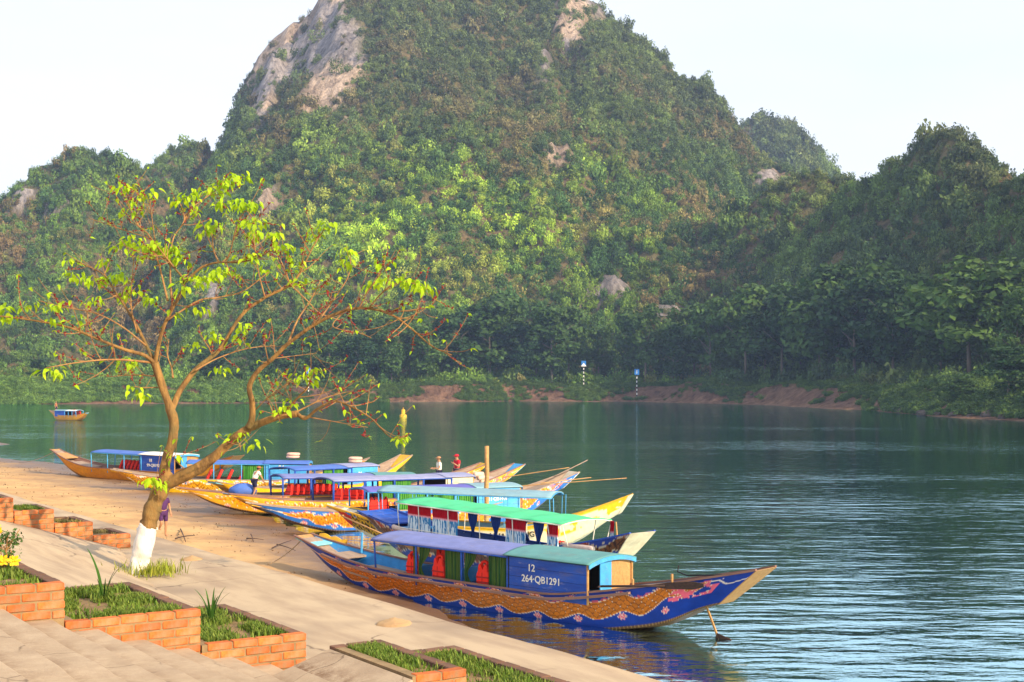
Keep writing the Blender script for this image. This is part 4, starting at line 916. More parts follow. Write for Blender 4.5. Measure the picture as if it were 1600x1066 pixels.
# boat W: pale lilac roof
bE = make_boat('river_boat', 'boat with long pale lilac roof and row of red vests, bow on sand', at(352, 771, 1.3), at(812, 725, 1.95), dict(
    paint=paint_dragon, pal=PAL_ORANGE, inner=M['greywood'], lift=.25, can=(.30, .70), canmat=M['pinklilac'], bays=4, ze=1.48, ar=.12, cab=(.68, .78), cabmat=M['cream'], cabroof=M['pinklilac'], postmat=M['blue'], pr=.045,
    transom=M['lightblue'], gun=M['rail'], curt=[(.46, .56, -1, .5, 1.44, clime, False)], decks=[(0, .08, -.03, 'yellow'), (.10, .28, -.2, 'greywood'), (.8, .9, -.1, 'bolster')]))
vests(bE, [.33, .355, .38, .40], -.45, .55, 'red life vest on the pale lilac roofed boat', -.3, 1.0, False, -1.25)
# boat V: royal blue front, teal patch
bF = make_boat('river_boat', 'boat with lilac roof and teal patch, scaly gold bow on the sand', at(278, 762, 1.3), at(757, 724, 1.95), dict(
    paint=paint_dragon, pal=PAL_ORANGE, inner=M['greywood'], lift=.3, can=(.30, .74), canmat=M['lilac'], bays=5, ze=1.42, ar=.12, roofs=[(.60, .74, 'teal', .03)], postmat=M['blue'], pr=.045,
    transom=M['yellow'], gun=M['rail'], decks=[(0, .08, -.03, 'yellow'), (.10, .28, -.2, 'greywood'), (.76, .86, -.1, 'greywood')]))
vests(bF, [.325, .345, .365, .385, .405, .425, .445, .465], -.45, .52, 'red life vest on the teal patched boat', -.3, 1.0, False, -1.2)
# boat U
bG = make_boat('river_boat', 'boat with light blue cabin and life ring on its violet blue roof', at(330, 752, 1.3), at(635, 711, 1.95), dict(
    paint=paint_plain, pal=PAL_YELLOW, inner=M['greywood'], lift=.2, can=(.33, .62), canmat=M['royal'], bays=3, ze=1.5, ar=.12, cab=(.60, .765), cabmat=M['lightblue'], cabroof=M['pinklilac'], postmat=M['blue'], pr=.045,
    transom=M['yellow'], text=[('26', .26, 1.15, .4)], gun=M['greywood'], curt=[(.48, .58, -1, .5, 1.44, clime, False)]))
# boat B2 yellow
bH = make_boat('river_boat', 'bright yellow hulled boat with leaning red vests and cabin numbered 84', at(175, 733, 1.25), at(577, 716, 1.8), dict(
    paint=paint_blotch, pal=PAL_YELLOW, inner=M['greywood'], lift=.2, can=(.30, .62), canmat=M['royal'], bays=3, ze=1.48, ar=.12, cab=(.60, .765), cabmat=M['lightblue'], cabroof=M['royal'], postmat=M['lightblue'], pr=.03,
    transom=M['greywood'], text=[('84', .3, 1.3, .4)], gun=M['greywood'], curt=[(.52, .598, -1, .5, 1.44, clime, False)], decks=[(0, .07, -.03, 'yellow'), (.10, .2, -.2, 'greywood'), (.8, .9, -.1, 'greywood')]))
vests(bH, [.375, .415, .455, .50, .535], -.55, .60, 'leaning red life vest on the yellow hulled boat', -.45, 1.0, False, -1.3)
# boat B1
bI = make_boat('river_boat', 'farthest moored boat, plain ochre hull with blue canopy and white roofed cabin', at(85, 702, 1.7), at(373, 712, 1.75), dict(
    paint=paint_plain, pal=PAL_GOLD, inner=M['rail'], lift=.22, can=(.285, .56), canmat=M['royal'], bays=3, ze=1.55, ar=.1, cab=(.55, .735), cabmat=M['blue'], cabroof=M['white'], postmat=M['lightblue'], pr=.03,
    transom=M['wood'], text=[('18', .26, 1.25, .32), ('99-QB1921', .24, .98, .42)], gun=M['rail'], be=1.9, decks=[(.04, .10, .02, 'wood'), (.12, .22, -.12, 'greywood')]))
vests(bI, [.415, .435, .455, .475, .495, .515, .535], -.45, .58, 'red life vest on the farthest moored boat', -.35, 1.0, False, -1.2)

# far boat under way ------------------------------------------------
fb, fs = at(141, 640, 1.5), at(72, 640, 1.9); mid = at(108, 656.5, 0)
sc_ = F / mid[1]; half = 4.2; lat = 37 / sc_
dep = math.sqrt(max(half ** 2 - lat ** 2, 1))
bJ = make_boat('river_boat', 'small distant boat motoring with passengers near the far bank', (mid[0] + lat, mid[1] - dep, 1.15), (mid[0] - lat, mid[1] + dep, 1.35), dict(
    paint=paint_plain, pal=PAL_GOLD, inner=M['rail'], lift=.1, W=.7, can=(.22, .52), canmat=M['white'], bays=3, ze=1.3, ar=.15, cab=(.50, .80), cabmat=M['blue'], cabroof=M['seafoam'], postmat=M['lightblue'], pr=.04,
    transom=M['greywood'], gun=M['wood'], group='painted river boats'))
vests(bJ, [.28, .36, .44], -.4, .6, 'red clad seat in the small distant boat', 0, 1.2)

# rings, poles, ropes, buoy, signs -----------------------------------
def ring(label, c, R_=.29, r_=.07):
    q = MB(); n_ = 24; pts = [(R_ * math.cos(a), R_ * math.sin(a), 0) for a in np.linspace(0, 2 * math.pi, n_ + 1)]; q.tube(pts, r_, 8, False)
    o = tag(q.build('life_ring', M['ring'], None, True), label, 'life ring', 'life rings on the boat roofs'); o.location = c; return o
c = bG['w'](.71, 0, 1.74); ring('lower life ring on the roof of cabin 26', c); ring('upper life ring on the roof of cabin 26', (c[0], c[1], c[2] + .14))
c = bH['w'](.70, .2, 1.81); ring('lower life ring on the roof of the cabin painted 84', c); ring('upper life ring on the roof of the cabin painted 84', (c[0] + .03, c[1], c[2] + .14))
for i, (dx, dz, lb) in enumerate([(0, 0, 'lowest'), (.05, .19, 'second'), (-.05, .38, 'third'), (-.18, .55, 'topmost')]):
    a = bE['w'](.82 + dx * .1, -.5, 1.0 + dz); b2 = bE['w'](.86 + dx * .1, -.35, 1.0 + dz); q = MB(); a, b2 = Vector(a), Vector(b2)
    q.tube([a + (b2 - a) * f_ for f_ in (0, .06, .5, .94, 1)], [.05, .11, .125, .11, .05], 10); tag(q.build('cushion', M['ring'], None, True), lb + ' pink cushion in the pile at the stern of the lilac roofed boat', 'cushion', 'pink cushions piled at a boat stern')
def pole(label, a, b, r0=.06, r1=.05, mat='wood'):
    q = MB(); a, b = Vector(a), Vector(b); pts = [a + (b - a) * f_ + Vector((random.uniform(-1, 1), random.uniform(-1, 1), 0)) * .02 for f_ in np.linspace(0, 1, 9)]
    q.tube(pts, list(np.linspace(r0, r1, 9)), 8); return tag(q.build('pole', M[mat], None, True), label, 'pole', 'wooden poles among the boats')
p0 = at(761, 830, 0); pole('upright wooden mooring pole standing between the boats', (p0[0], p0[1], -1), atd(760, 697, p0[1]), .10, .085)
p0 = bD['w'](.93, .2, 1.7); pole('thin bamboo pole across the stern of boat 14 pointing right', bD['w'](.80, .3, 1.35), (p0[0] + 3.2, p0[1] - .8, 1.75), .022, .015)
pole('dark bamboo pole rising off the stern tip of boat 14', bD['w'](.93, 0, 1.75), (p0[0] + 1.6, p0[1] + .4, 2.45), .026, .018, 'greywood')
p0 = bE['w'](.9, .2, 1.4); pole('thin pole sticking out behind the pale lilac roofed boat', bE['w'](.86, .2, 1.2), (p0[0] + 3.6, p0[1] - 1.2, 1.9), .026, .018)
pole('thin pole lying over the white boat roof towards open water', bC['w'](.70, .7, 2.2), (bC['w'](.9, .7, 2.0)[0] - .3, bC['w'](.9, .7, 2.0)[1] + 2, 2.35), .02, .014)
def rope(label, a, b, sag=.3):
    a, b = Vector(a), Vector(b); pts = [a + (b - a) * f_ - Vector((0, 0, sag * 4 * f_ * (1 - f_))) for f_ in np.linspace(0, 1, 12)]
    q = MB(); q.tube(pts, .018, 6); return tag(q.build('rope', M['rope'], None, True), label, 'rope', 'mooring ropes')
e = at(418, 884, .35); rope('mooring rope from the bow of boat 12 to the sand', bA['w'](.004, 0, 1.1), (e[0], e[1], .38), .1)
e = at(30, 724, .3); rope('mooring rope from the farthest ochre boat to the sand', bI['w'](.004, 0, 1.35), (e[0], e[1], .34), .15)
b0 = at(630, 652, 0); bz = thing('buoy', 'yellow channel buoy floating near the far bank', 'buoy', (b0[0], b0[1], 0)); k_ = .9
q = MB(); q.lathe([(.45 * k_, -.5), (.62 * k_, -.1), (.62 * k_, .35), (.30 * k_, .45)], n=18); q.build('float', M['yellow'], bz)
q = MB(); q.lathe([(.34 * k_, .42), (.34 * k_, 1.15), (.1, 1.22)], n=12); q.build('tower', M['yellow'], bz)
q = MB(); q.tube([(0, 0, 1.2), (0, 0, 1.5)], .06, 6); q.build('lamp_mast', M['yellow'], bz)
def marker(label, px, py0, py1, Y, shape):
    b_ = atd(px, py0, Y); t_ = atd(px, py1, Y); z0 = float(tz_at(np.array([b_[0]]), np.array([Y]))[0]) - .3; H = t_[2] - z0
    r = thing('channel_marker', label, 'sign', (b_[0], Y, z0), 0, 'striped channel markers on the far bank'); pl_ = .9
    n_ = 13; hh = (H - .9) / n_
    for i in range(n_): q = MB(); q.lathe([(.13, hh * i), (.13, hh * (i + 1) - .002)], n=10); q.build('post_band', M['white'] if i % 2 == 0 else M['black'], r)
    q = MB(); q.box((0, -.12, H - .75), (1.25, .06, 1.5)); q.build('sign_panel', M['signblue'], r, False, .03)
    q = MB()
    if shape: q.add([(-.75, -.17, H - 1.5), (.75, -.17, H - 1.5), (0, -.17, H - .55), (-.75, -.20, H - 1.5), (.75, -.20, H - 1.5), (0, -.20, H - .55)], [(0, 2, 1), (3, 4, 5), (0, 1, 4, 3), (1, 2, 5, 4), (2, 0, 3, 5)])
    else: q.box((0, -.17, H - .7), (.13, .03, .95)); q.box((0, -.17, H - .45), (.34, .025, .12))
    q.build('sign_symbol', M['white'], r)
marker('striped channel marker with white triangle on blue sign', 912, 600, 564, 372, 1)
marker('striped channel marker with square blue sign close to the water', 995, 622, 577, 361.5, 0)
marker('striped channel marker partly behind the near tree branches', 482, 606, 575, 352, 0)

# ------------------------------------------------------------------ trees along the far bank
CROWNS, TRUNKS = [], []
for k in range(7):
    r = random.Random(300 + k); bl = []
    tall = k % 2
    for q_ in range(15):
        z = r.uniform(.24, .93); w_ = (.30 if tall else .36) * math.sin(math.pi * min(1, (z - .18) / .85)) ** .7; a = r.uniform(0, 6.28); d = r.uniform(.1, 1) * w_ * .8
        bl.append((d * math.cos(a), d * math.sin(a), z, r.uniform(.09, .17), r.uniform(.09, .17), r.uniform(.06, .12)))
    CROWNS.append(leaf_cloud('crown', M['crown'], bl, 2300, .026, seed=500 + k))
    q = MB(); lean = [r.uniform(-.02, .02), r.uniform(-.02, .02)]
    q.tube([(lean[0] * z, lean[1] * z, z) for z in (-.03, .2, .45, .75)], [.014, .011, .008, .003], 6)
    for q_ in range(7):
        z0 = r.uniform(.28, .65); a = r.uniform(0, 6.28); l = r.uniform(.12, .24); q.tube([(lean[0] * z0, lean[1] * z0, z0), (math.cos(a) * l * .5, math.sin(a) * l * .5, z0 + l * .35), (math.cos(a) * l, math.sin(a) * l, z0 + l * .8)], [.006, .004, .001], 5)
    TRUNKS.append(q.mesh('trunk', M['trunkbark'], True))
TG = 'trees standing along the far bank'
def bank_tree(px, dback, top_py, label, k, wide=1.0):
    # walk from the waterline inland along the line of sight
    a = (px - 800) / F; y = np.arange(150, 470, .5); s_ = shore_dist(a * y, y); i = int(np.argmax(s_ > dback)); Y = y[i]; x = a * Y
    z = float(tz_at(np.array([x]), np.array([Y]))[0]); top = CAMZ - (top_py - YH) * Y / F; H = max(top - z, 4) / .99
    r = thing('bank_tree', label, 'tree', (x, Y, z), random.uniform(0, 6.28), TG); r.scale = (H * wide, H * wide, H)
    link('trunk', TRUNKS[k % 7], r); link('crown', CROWNS[k % 7], r)
SH = 'slender leafy tree in the dark row along the far bank'
for i, (px, db, ty) in enumerate([(405, 16, 520), (432, 22, 505), (462, 15, 528), (490, 26, 498), (515, 18, 515), (540, 30, 490), (562, 16, 520), (590, 26, 495), (612, 18, 510), (640, 30, 488), (668, 17, 505), (690, 24, 500), (715, 16, 490), (742, 26, 480), (790, 30, 462), (815, 18, 500), (838, 25, 492), (862, 17, 480), (888, 24, 476), (985, 22, 490), (1008, 17, 478), (1052, 15, 505), (1085, 24, 472), (1110, 16, 462), (1140, 26, 470), (1165, 17, 440), (1195, 24, 455), (1222, 18, 452), (1250, 28, 440), (1280, 18, 425), (1335, 20, 430), (1395, 22, 430), (1425, 34, 425), (1470, 24, 440), (1560, 26, 440), (1590, 20, 450)]):
    bank_tree(px, db, ty, SH, i, random.uniform(.95, 1.35))
for j, (px, db, ty, lb, wd_) in enumerate([(765, 20, 465, 'broad tree on the far bank left of the triangle marker', 1.5), (1310, 22, 408, 'tall dark tree on the far bank near its middle right', 1.35), (1365, 30, 415, 'rounded dark tree just left of the tallest bank tree', 1.4), (1515, 22, 400, 'tallest dark crowned tree at the right of the far bank', 1.5), (1035, 30, 512, 'small round tree below the bare rock slope', 1.3), (935, 32, 505, 'small pale tree right beside the triangle marker', 1.1), (1575, 6, 540, 'low bushy tree over the rocks at the right edge', 2.0), (1500, 5, 585, 'low shrubby tree at the water right of the red bank', 2.4), (60, 30, 560, 'small round tree on the left bank above the distant boat', 1.7), (160, 34, 552, 'bushy tree on the left bank behind the near tree branches', 1.7), (330, 24, 545, 'bushy tree on the left bank behind the near tree trunk', 1.6), (235, 30, 556, 'low tree on the left bank behind the forked trunk', 1.7), (375, 16, 560, 'small tree where the left bank meets the dark row', 1.6)]):
    bank_tree(px, db, ty, lb, j + 3, wd_)
# boulders at the right bank waterline
for i, px in enumerate([1385, 1408, 1440, 1465, 1492, 1515, 1545, 1570, 1598]):
    a = (px - 800) / F; y = np.arange(150, 460, .4); s_ = shore_dist(a * y, y); Y = y[int(np.argmax(s_ > random.uniform(.2, 2.2)))]; s = random.uniform(.5, 1.2)
    q = MB(); q.ball((0, 0, 0), (s * random.uniform(.9, 1.6), s, s * random.uniform(.6, .9)), 7, .16); o = q.build('boulder', M['rock']); o.location = (a * Y, Y, .25); o.rotation_euler = (0, 0, random.uniform(0, 6))
    tag(o, 'dark boulder in the line of rocks at the right bank waterline', 'boulder', 'boulders at the right bank waterline')
for i, (px, py, s) in enumerate([(965, 458, 2.6), (940, 470, 1.8), (905, 455, 2.0), (1050, 500, 2.2)]):
    Y = 425 - i * 5; x = (px - 800) / F * Y; z = float(tz_at(np.array([x]), np.array([Y]))[0])

# ------------------------------------------------------------------ the near tree
TB = np.array(uv(-1.6, 1.0, ZP)); TY = TB[1]
def tp(px, py, dy=0.0): return atd(px, py, TY + dy)
tree = thing('young_tree', 'young tree with whitewashed base and sparse lime leaves on the promenade', 'tree', tuple(TB))
def spline(pts, n):
    P_ = np.array(pts, float); k = len(P_); out = []
    if k == 2: return np.array([P_[0] + (P_[1] - P_[0]) * f_ for f_ in np.linspace(0, 1, n)])
    Q = np.concatenate([[2 * P_[0] - P_[1]], P_, [2 * P_[-1] - P_[-2]]])
    for f_ in np.linspace(0, k - 1.0001, n):
        i = int(f_); u = f_ - i; p0, p1, p2, p3 = Q[i:i + 4]
        out.append(.5 * (2 * p1 + (p2 - p0) * u + (2 * p0 - 5 * p1 + 4 * p2 - p3) * u * u + (3 * p1 - p0 - 3 * p2 + p3) * u ** 3))
    return np.array(out)
LIMBS = []
def limb(name, pts, r0, r1, dy0=0.0, dy1=0.0, n=None, mat='bark', wob=.0, keep=True):
    k = len(pts); W_ = [tp(p[0], p[1], dy0 + (dy1 - dy0) * i / (k - 1)) for i, p in enumerate(pts)]
    n = n or max(6, k * 4)
    if r0 > .04: n = max(n, 60)
    ns_ = 16 if r0 > .04 else 7
    C = spline(W_, n); f_ = np.linspace(0, 1, n); rr = (r0 + (r1 - r0) * f_ ** .7) * .9
    if wob: rr = rr * (1 + wob * (vnoise(f_ * 9, 3, 0, int(pts[0][0])) - .5))
    q = MB(); q.tube(C - TB, rr, ns_)
    if r0 > .04:                                  # fluted, knotty bark
        A = np.array(q.v).reshape(n, ns_, 3); cc = A.mean(1, keepdims=True); th = np.linspace(0, 2 * math.pi, ns_, endpoint=False)[None]; ii = np.arange(n)[:, None] * (1 + 0 * th)
        g_ = 1 + .34 * (fbm(np.cos(th) * 1.3 + 7, np.sin(th) * 1.3 + 7, ii * .11 + pts[0][0], 3, 3) - .5) + .22 * np.clip(vnoise(np.cos(th) * 1.1 + 3, np.sin(th) * 1.1 + 3, ii * .22 + pts[0][1], 8) - .72, 0, 1) * 4
        q.v = [tuple(p) for p in (cc + (A - cc) * g_[..., None]).reshape(-1, 3)]
    o = q.build(name, M[mat], tree, True)
    if keep: LIMBS.append((C, rr))
    return o
limb('painted_base', [(214, 906), (218, 880), (224, 855), (231, 826), (233, 820)], .150, .118, 0, 0, 16, 'whitewash', .28, False)
limb('trunk', [(232, 824), (237, 800), (246, 778), (257, 757), (264, 744)], .120, .112, 0, 0, 14, 'bark', .2, False)
limb('limb', [(262, 752), (257, 735), (262, 711), (269, 690), (271, 661), (265, 636), (255, 608), (242, 567)], .092, .048, 0, -.1, 34, 'bark', .25)
limb('limb', [(268, 640), (273, 629), (283, 608), (305, 579), (330, 558), (347, 541), (378, 492), (414, 465), (454, 445), (472, 420), (490, 384), (508, 357)], .052, .009, -.05, .9)
limb('limb', [(258, 757), (275, 750), (297, 739), (330, 718), (358, 693), (383, 673), (408, 661), (440, 650), (465, 647)], .095, .046, 0, -.35, 36, 'bark', .25)
limb('limb', [(388, 668), (394, 654), (394, 629), (390, 604), (404, 579), (429, 558), (450, 537), (495, 505), (540, 485), (576, 482), (612, 492), (643, 514), (675, 541), (706, 555)], .054, .006, -.25, -1.0)
for pts, r0, r1, d0, d1 in [
    ([(243, 569), (225, 555), (193, 546), (148, 528), (108, 512), (54, 501), (-8, 493)], .035, .010, -.1, -.7),
    ([(241, 566), (216, 514), (198, 483), (180, 456), (160, 428), (118, 408)], .030, .007, -.1, .5),
    ([(242, 568), (246, 548), (256, 510), (274, 474), (288, 442), (272, 418), (255, 397), (236, 372)], .040, .008, -.1, -.3),
    ([(288, 442), (315, 418), (342, 410), (373, 410), (405, 402), (432, 384)], .022, .007, -.25, -.5),
    ([(342, 410), (334, 392), (331, 366), (324, 348)], .013, .006, -.3, -.1), ([(352, 410), (360, 393), (369, 357), (384, 330), (400, 352)], .013, .005, -.3, -.6),
    ([(270, 482), (266, 430), (270, 375), (288, 343), (277, 307)], .018, .006, -.2, .5), ([(288, 343), (300, 325), (324, 307), (345, 292), (366, 272)], .012, .005, .4, .7),
    ([(262, 470), (250, 420), (234, 370), (216, 352), (198, 312), (189, 292)], .016, .005, -.2, .3), ([(238, 378), (225, 370), (180, 355), (139, 341)], .010, .004, .2, .6),
    ([(246, 400), (240, 360), (236, 330), (234, 306)], .010, .005, .0, -.3),
    ([(242, 567), (180, 562), (126, 566), (72, 575)], .020, .006, -.1, -.9), ([(254, 590), (216, 586), (166, 589)], .012, .005, 0, .8),
    ([(228, 540), (190, 510), (150, 490), (100, 480), (60, 470)], .014, .005, -.1, -.1), ([(214, 520), (205, 480), (206, 440), (210, 400)], .013, .005, 0, .2),
    ([(262, 500), (310, 470), (340, 465), (380, 455), (420, 425)], .016, .006, -.2, .2), ([(305, 579), (340, 560), (385, 545), (430, 540)], .014, .005, .1, .7),
    ([(414, 465), (405, 430), (400, 400), (396, 365)], .013, .005, .5, .4), ([(454, 445), (440, 410), (425, 385)], .011, .005, .6, .9), ([(454, 445), (480, 470), (500, 490), (530, 500)], .012, .005, .6, .8),
    ([(450, 537), (465, 500), (485, 470), (500, 440)], .018, .006, -.55, -.2), ([(495, 505), (520, 470), (545, 430), (548, 392)], .014, .005, -.6, -.3), ([(560, 484), (575, 455), (592, 432), (602, 408)], .012, .005, -.8, -.9), ([(576, 482), (600, 455), (630, 440), (672, 453)], .012, .005, -.8, -1.2), ([(600, 488), (640, 485), (680, 478)], .009, .004, -.8, -.6), ([(540, 485), (520, 510), (560, 520), (580, 528)], .010, .004, -.7, -.9),
    ([(430, 560), (470, 555), (495, 552)], .008, .004, -.4, -.1),
    ([(465, 647), (477, 654), (495, 640), (522, 627), (549, 636), (580, 654), (607, 681), (625, 686)], .030, .005, -.35, -.9), ([(440, 650), (462, 625), (480, 605), (492, 578)], .022, .005, -.3, -.6), ([(455, 648), (508, 622), (549, 611)], .014, .004, -.35, -.1), ([(460, 648), (500, 655), (540, 662), (575, 668)], .012, .004, -.35, -.6), ([(450, 650), (455, 628), (446, 602), (470, 590)], .010, .004, -.3, .1), ([(400, 640), (420, 620), (450, 600)], .009, .004, -.3, -.6),
    ([(296, 740), (275, 720), (272, 712)], .012, .006, 0, -.3), ([(350, 700), (372, 692), (376, 704)], .012, .006, -.2, -.5), ([(252, 605), (225, 606), (210, 604)], .009, .005, 0, -.3), ([(245, 770), (240, 758), (246, 750)], .016, .006, -.1, -.3), ([(270, 590), (268, 575), (262, 555), (264, 530)], .016, .006, .05, .6)]:
    limb('branch', pts, r0, r1, d0, d1, mat='bark' if r0 > .02 else 'twig')
# twigs with dark red buds
tw, bd = MB(), MB(); tips = []
rt = random.Random(77)
for C, rr in LIMBS:
    n_ = len(C); ln = float(np.linalg.norm(np.diff(C, axis=0), axis=1).sum())
    for q_ in range(int(ln * 9.5)):
        i = rt.randrange(int(n_ * .35), n_ - 1)
        if rr[i] > .045: continue
        d = Vector(C[i + 1] - C[i]).normalized(); out = Vector((rt.gauss(0, 1), rt.gauss(0, 1), rt.gauss(.35, .8))).normalized(); v_ = (d * .5 + out).normalized(); l = rt.uniform(.15, .62)
        p = Vector(C[i]); pts = [p]; 
        for s_ in range(4): v_ = (v_ + Vector((rt.gauss(0, .15), rt.gauss(0, .15), .12))).normalized(); p = p + v_ * l / 4; pts.append(p)
        tw.tube([q2 - Vector(TB) for q2 in pts], list(np.linspace(min(.007, rr[i] * .6), .0025, 5)), 5); tips.append((pts[-1], v_))
        if rt.random() < .62:
            for s_ in range(rt.randrange(5, 12)):
                f_ = rt.uniform(.3, 1); j = min(3, int(f_ * 4)); c_ = pts[j] + (pts[j + 1] - pts[j]) * (f_ * 4 - j); b_ = Vector((rt.gauss(0, 1), rt.gauss(0, 1), rt.gauss(.3, 1))).normalized() * rt.uniform(.02, .045)
                bd.tube([c_ - Vector(TB), c_ + b_ * .5 - Vector(TB), c_ + b_ - Vector(TB)], [.004, .0085, .002], 5)
tag(tw.build('twigs', M['twig'], tree), kind='stuff'); tag(bd.build('buds', M['bud'], tree), kind='stuff')
# leaves
def leaf_mesh(k):
    r = random.Random(k); n_ = 7; v = []; f = []; bend = r.uniform(.15, .5); fold = r.uniform(.12, .35)
    for i in range(n_):
        u = i / (n_ - 1); w_ = .29 * math.sin(math.pi * u ** .75) ** .9 * (1 - .25 * u) + .002; z = -bend * u * u; v += [(u, -w_, z + fold * w_), (u, 0, z), (u, w_, z + fold * w_)]
    for i in range(n_ - 1):
        for j in (0, 1): f.append((i * 3 + j, i * 3 + j + 1, (i + 1) * 3 + j + 1, (i + 1) * 3 + j))
    q = MB(); q.add(v, f); me = q.mesh('leaf', M['leaf'], True); a = me.attributes.new('shade', 'FLOAT', 'POINT'); a.data.foreach_set('value', [r.random()] * len(v)); return me
LEAF = [leaf_mesh(900 + k) for k in range(8)]
CL = [(367, 275, 12), (350, 286, 12), (332, 298, 10), (372, 318, 10), (398, 350, 14), (384, 322, 12), (300, 302, 8), (283, 312, 8), (235, 302, 6), (196, 294, 7), (210, 312, 4), (262, 392, 22), (250, 382, 14), (236, 388, 10), (275, 405, 10), (222, 396, 8), (205, 374, 6), (190, 382, 6), (182, 430, 9), (160, 438, 10), (140, 438, 8), (116, 430, 7), (112, 408, 6), (90, 480, 6), (50, 476, 6), (8, 478, 7), (14, 492, 4), (332, 428, 12), (348, 424, 12), (312, 438, 10), (296, 436, 6), (402, 366, 8), (392, 402, 8), (436, 384, 8), (430, 368, 6), (510, 352, 9), (492, 372, 5), (545, 394, 6), (540, 410, 4), (600, 410, 5), (612, 434, 8), (640, 442, 10), (658, 450, 12), (590, 442, 6), (76, 578, 8), (88, 584, 4), (222, 620, 6), (205, 566, 4), (310, 482, 5), (310, 540, 5), (332, 524, 5), (346, 576, 4), (372, 530, 5), (490, 580, 6), (478, 592, 4), (396, 692, 5), (375, 682, 6), (625, 687, 7), (442, 640, 4), (456, 630, 4), (246, 758, 9), (238, 752, 7), (270, 490, 4), (240, 468, 5), (150, 470, 4), (170, 410, 5), (325, 360, 8), (300, 330, 6), (344, 318, 8), (205, 330, 5), (420, 420, 4), (460, 410, 4), (210, 452, 6), (190, 460, 6), (128, 500, 4), (80, 500, 3), (330, 350, 6), (285, 450, 5), (468, 440, 4), (378, 512, 4), (276, 714, 3), (210, 606, 4), (470, 590, 3)]
leaves = []
branch_pts = np.concatenate([C for C, _ in LIMBS]); bpx = np.stack(proj(branch_pts[:, 0], branch_pts[:, 1], branch_pts[:, 2]), 1)
for px, py, n_ in CL:
    i = int(np.argmin(np.hypot(bpx[:, 0] - px, bpx[:, 1] - py))); dy = branch_pts[i][1] - TY; c0 = Vector(tp(px, py, dy + rt.uniform(-.15, .15)))
    for q_ in range(int(n_ * 2.3) + 2):
        a = rt.uniform(0, 6.28); dr = rt.uniform(0, .12 + .007 * n_)
        leaves.append((c0 + Vector((math.cos(a) * dr, math.sin(a) * dr, rt.uniform(-.05, .06))), a, rt.uniform(.1, 1.2), rt.uniform(.055, .12)))
for c, v_ in rt.sample(tips, min(len(tips), 420)):
    for q_ in range(rt.randrange(1, 3)): leaves.append((c, rt.uniform(0, 6.28), rt.uniform(-.2, .9), rt.uniform(.035, .09)))
leaves.sort(key=lambda l: -l[3]); rest_v, rest_f = [], []
print('leaves', len(leaves))
restv = MB()
for i, (c, a, pitch, s) in enumerate(leaves):
    Rm = Matrix.Translation(c - Vector(TB)) @ Matrix.Rotation(a, 4, 'Z') @ Matrix.Rotation(pitch, 4, 'Y') @ Matrix.Rotation(rt.uniform(-.6, .6), 4, 'X') @ Matrix.Scale(s, 4)
    me = LEAF[i % 8]
    if i < 300: o = link('leaf', me, tree); o.matrix_local = Rm
    else: restv.add([Rm @ v_.co for v_ in me.vertices], [tuple(p.vertices) for p in me.polygons])
o = restv.build('small_leaves', M['leaf'], tree, True); tag(o, kind='stuff')
a = o.data.attributes.new('shade', 'FLOAT', 'POINT'); a.data.foreach_set('value', np.repeat(rng.random(len(o.data.vertices) // 21 + 1), 21)[:len(o.data.vertices)].astype(np.float32))

# ------------------------------------------------------------------ grass, plants, flowers, litter
def blades(name, pts, label, hmin=.02, hmax=.085, cols=((.10, .19, .02), (.22, .27, .05)), wdt=.007):
    n_ = len(pts); P_ = np.array(pts); a = rng.uniform(0, 6.28, n_); ln = rng.uniform(hmin, hmax, n_); w_ = wdt * rng.uniform(.6, 1.4, n_); lean = rng.uniform(.15, .8, n_)
    dx, dy = np.cos(a), np.sin(a); tip = P_ + np.stack([dx * ln * lean, dy * ln * lean, ln], 1); mid = P_ + np.stack([dx * ln * lean * .3, dy * ln * lean * .3, ln * .6], 1); s_ = np.stack([-dy * w_, dx * w_, 0 * w_], 1)
    Vv = np.stack([P_ - s_, P_ + s_, mid + s_ * .8, mid - s_ * .8, tip + s_ * .12, tip - s_ * .12], 1).reshape(-1, 3); b = np.arange(n_)[:, None] * 6; Fq = np.concatenate([b + [0, 1, 2, 3], b + [3, 2, 4, 5]])
    c = np.array(cols[0]) + (np.array(cols[1]) - np.array(cols[0])) * rng.random((n_, 1)); c = c * rng.uniform(.7, 1.3, (n_, 1))
    o = link(name, np_mesh(name, Vv, Fq, M['blade'], False, np.repeat(c, 6, 0), {'shade': np.repeat(rng.random(n_), 6)})); tag(o, label, 'grass', kind='stuff'); return o
def planter_grass(i, n_, thr, label, **k):
    v0, v1, u0, u1, z = planters[i]; out = []
    v = rng.uniform(v0, v1, n_ * 3); u = rng.uniform(u0, u1, n_ * 3); keep = fbm(v * 2.6, u * 2.6, 0, 3, 80 + i) + rng.normal(0, .06, n_ * 3) > thr
    zz = z - .01
    return blades('grass', [uv(a, b, zz) for a, b in zip(v[keep][:n_], u[keep][:n_])], label, **k)
planter_grass(0, 7200, .40, 'green grass in the highest near planter'); planter_grass(1, 9000, .425, 'patchy green grass in the middle near planter'); planter_grass(2, 7600, .42, 'green grass in the lowest near planter')
planter_grass(4, 1300, .40, 'green grass in the second small planter', hmax=.09); planter_grass(5, 700, .52, 'dry grass in the third small planter', cols=((.20, .20, .05), (.34, .28, .10)), hmax=.08); planter_grass(6, 450, .54, 'sparse dry grass in the lowest small planter', cols=((.25, .22, .08), (.36, .28, .12)), hmax=.07); planter_grass(3, 500, .5, 'grass in the topmost small planter')
planter_grass(7, 3000, .47, 'patchy grass in the low planter at the steps foot'); planter_grass(8, 7000, .48, 'patchy grass in the flat planter at the bottom edge', hmax=.08)
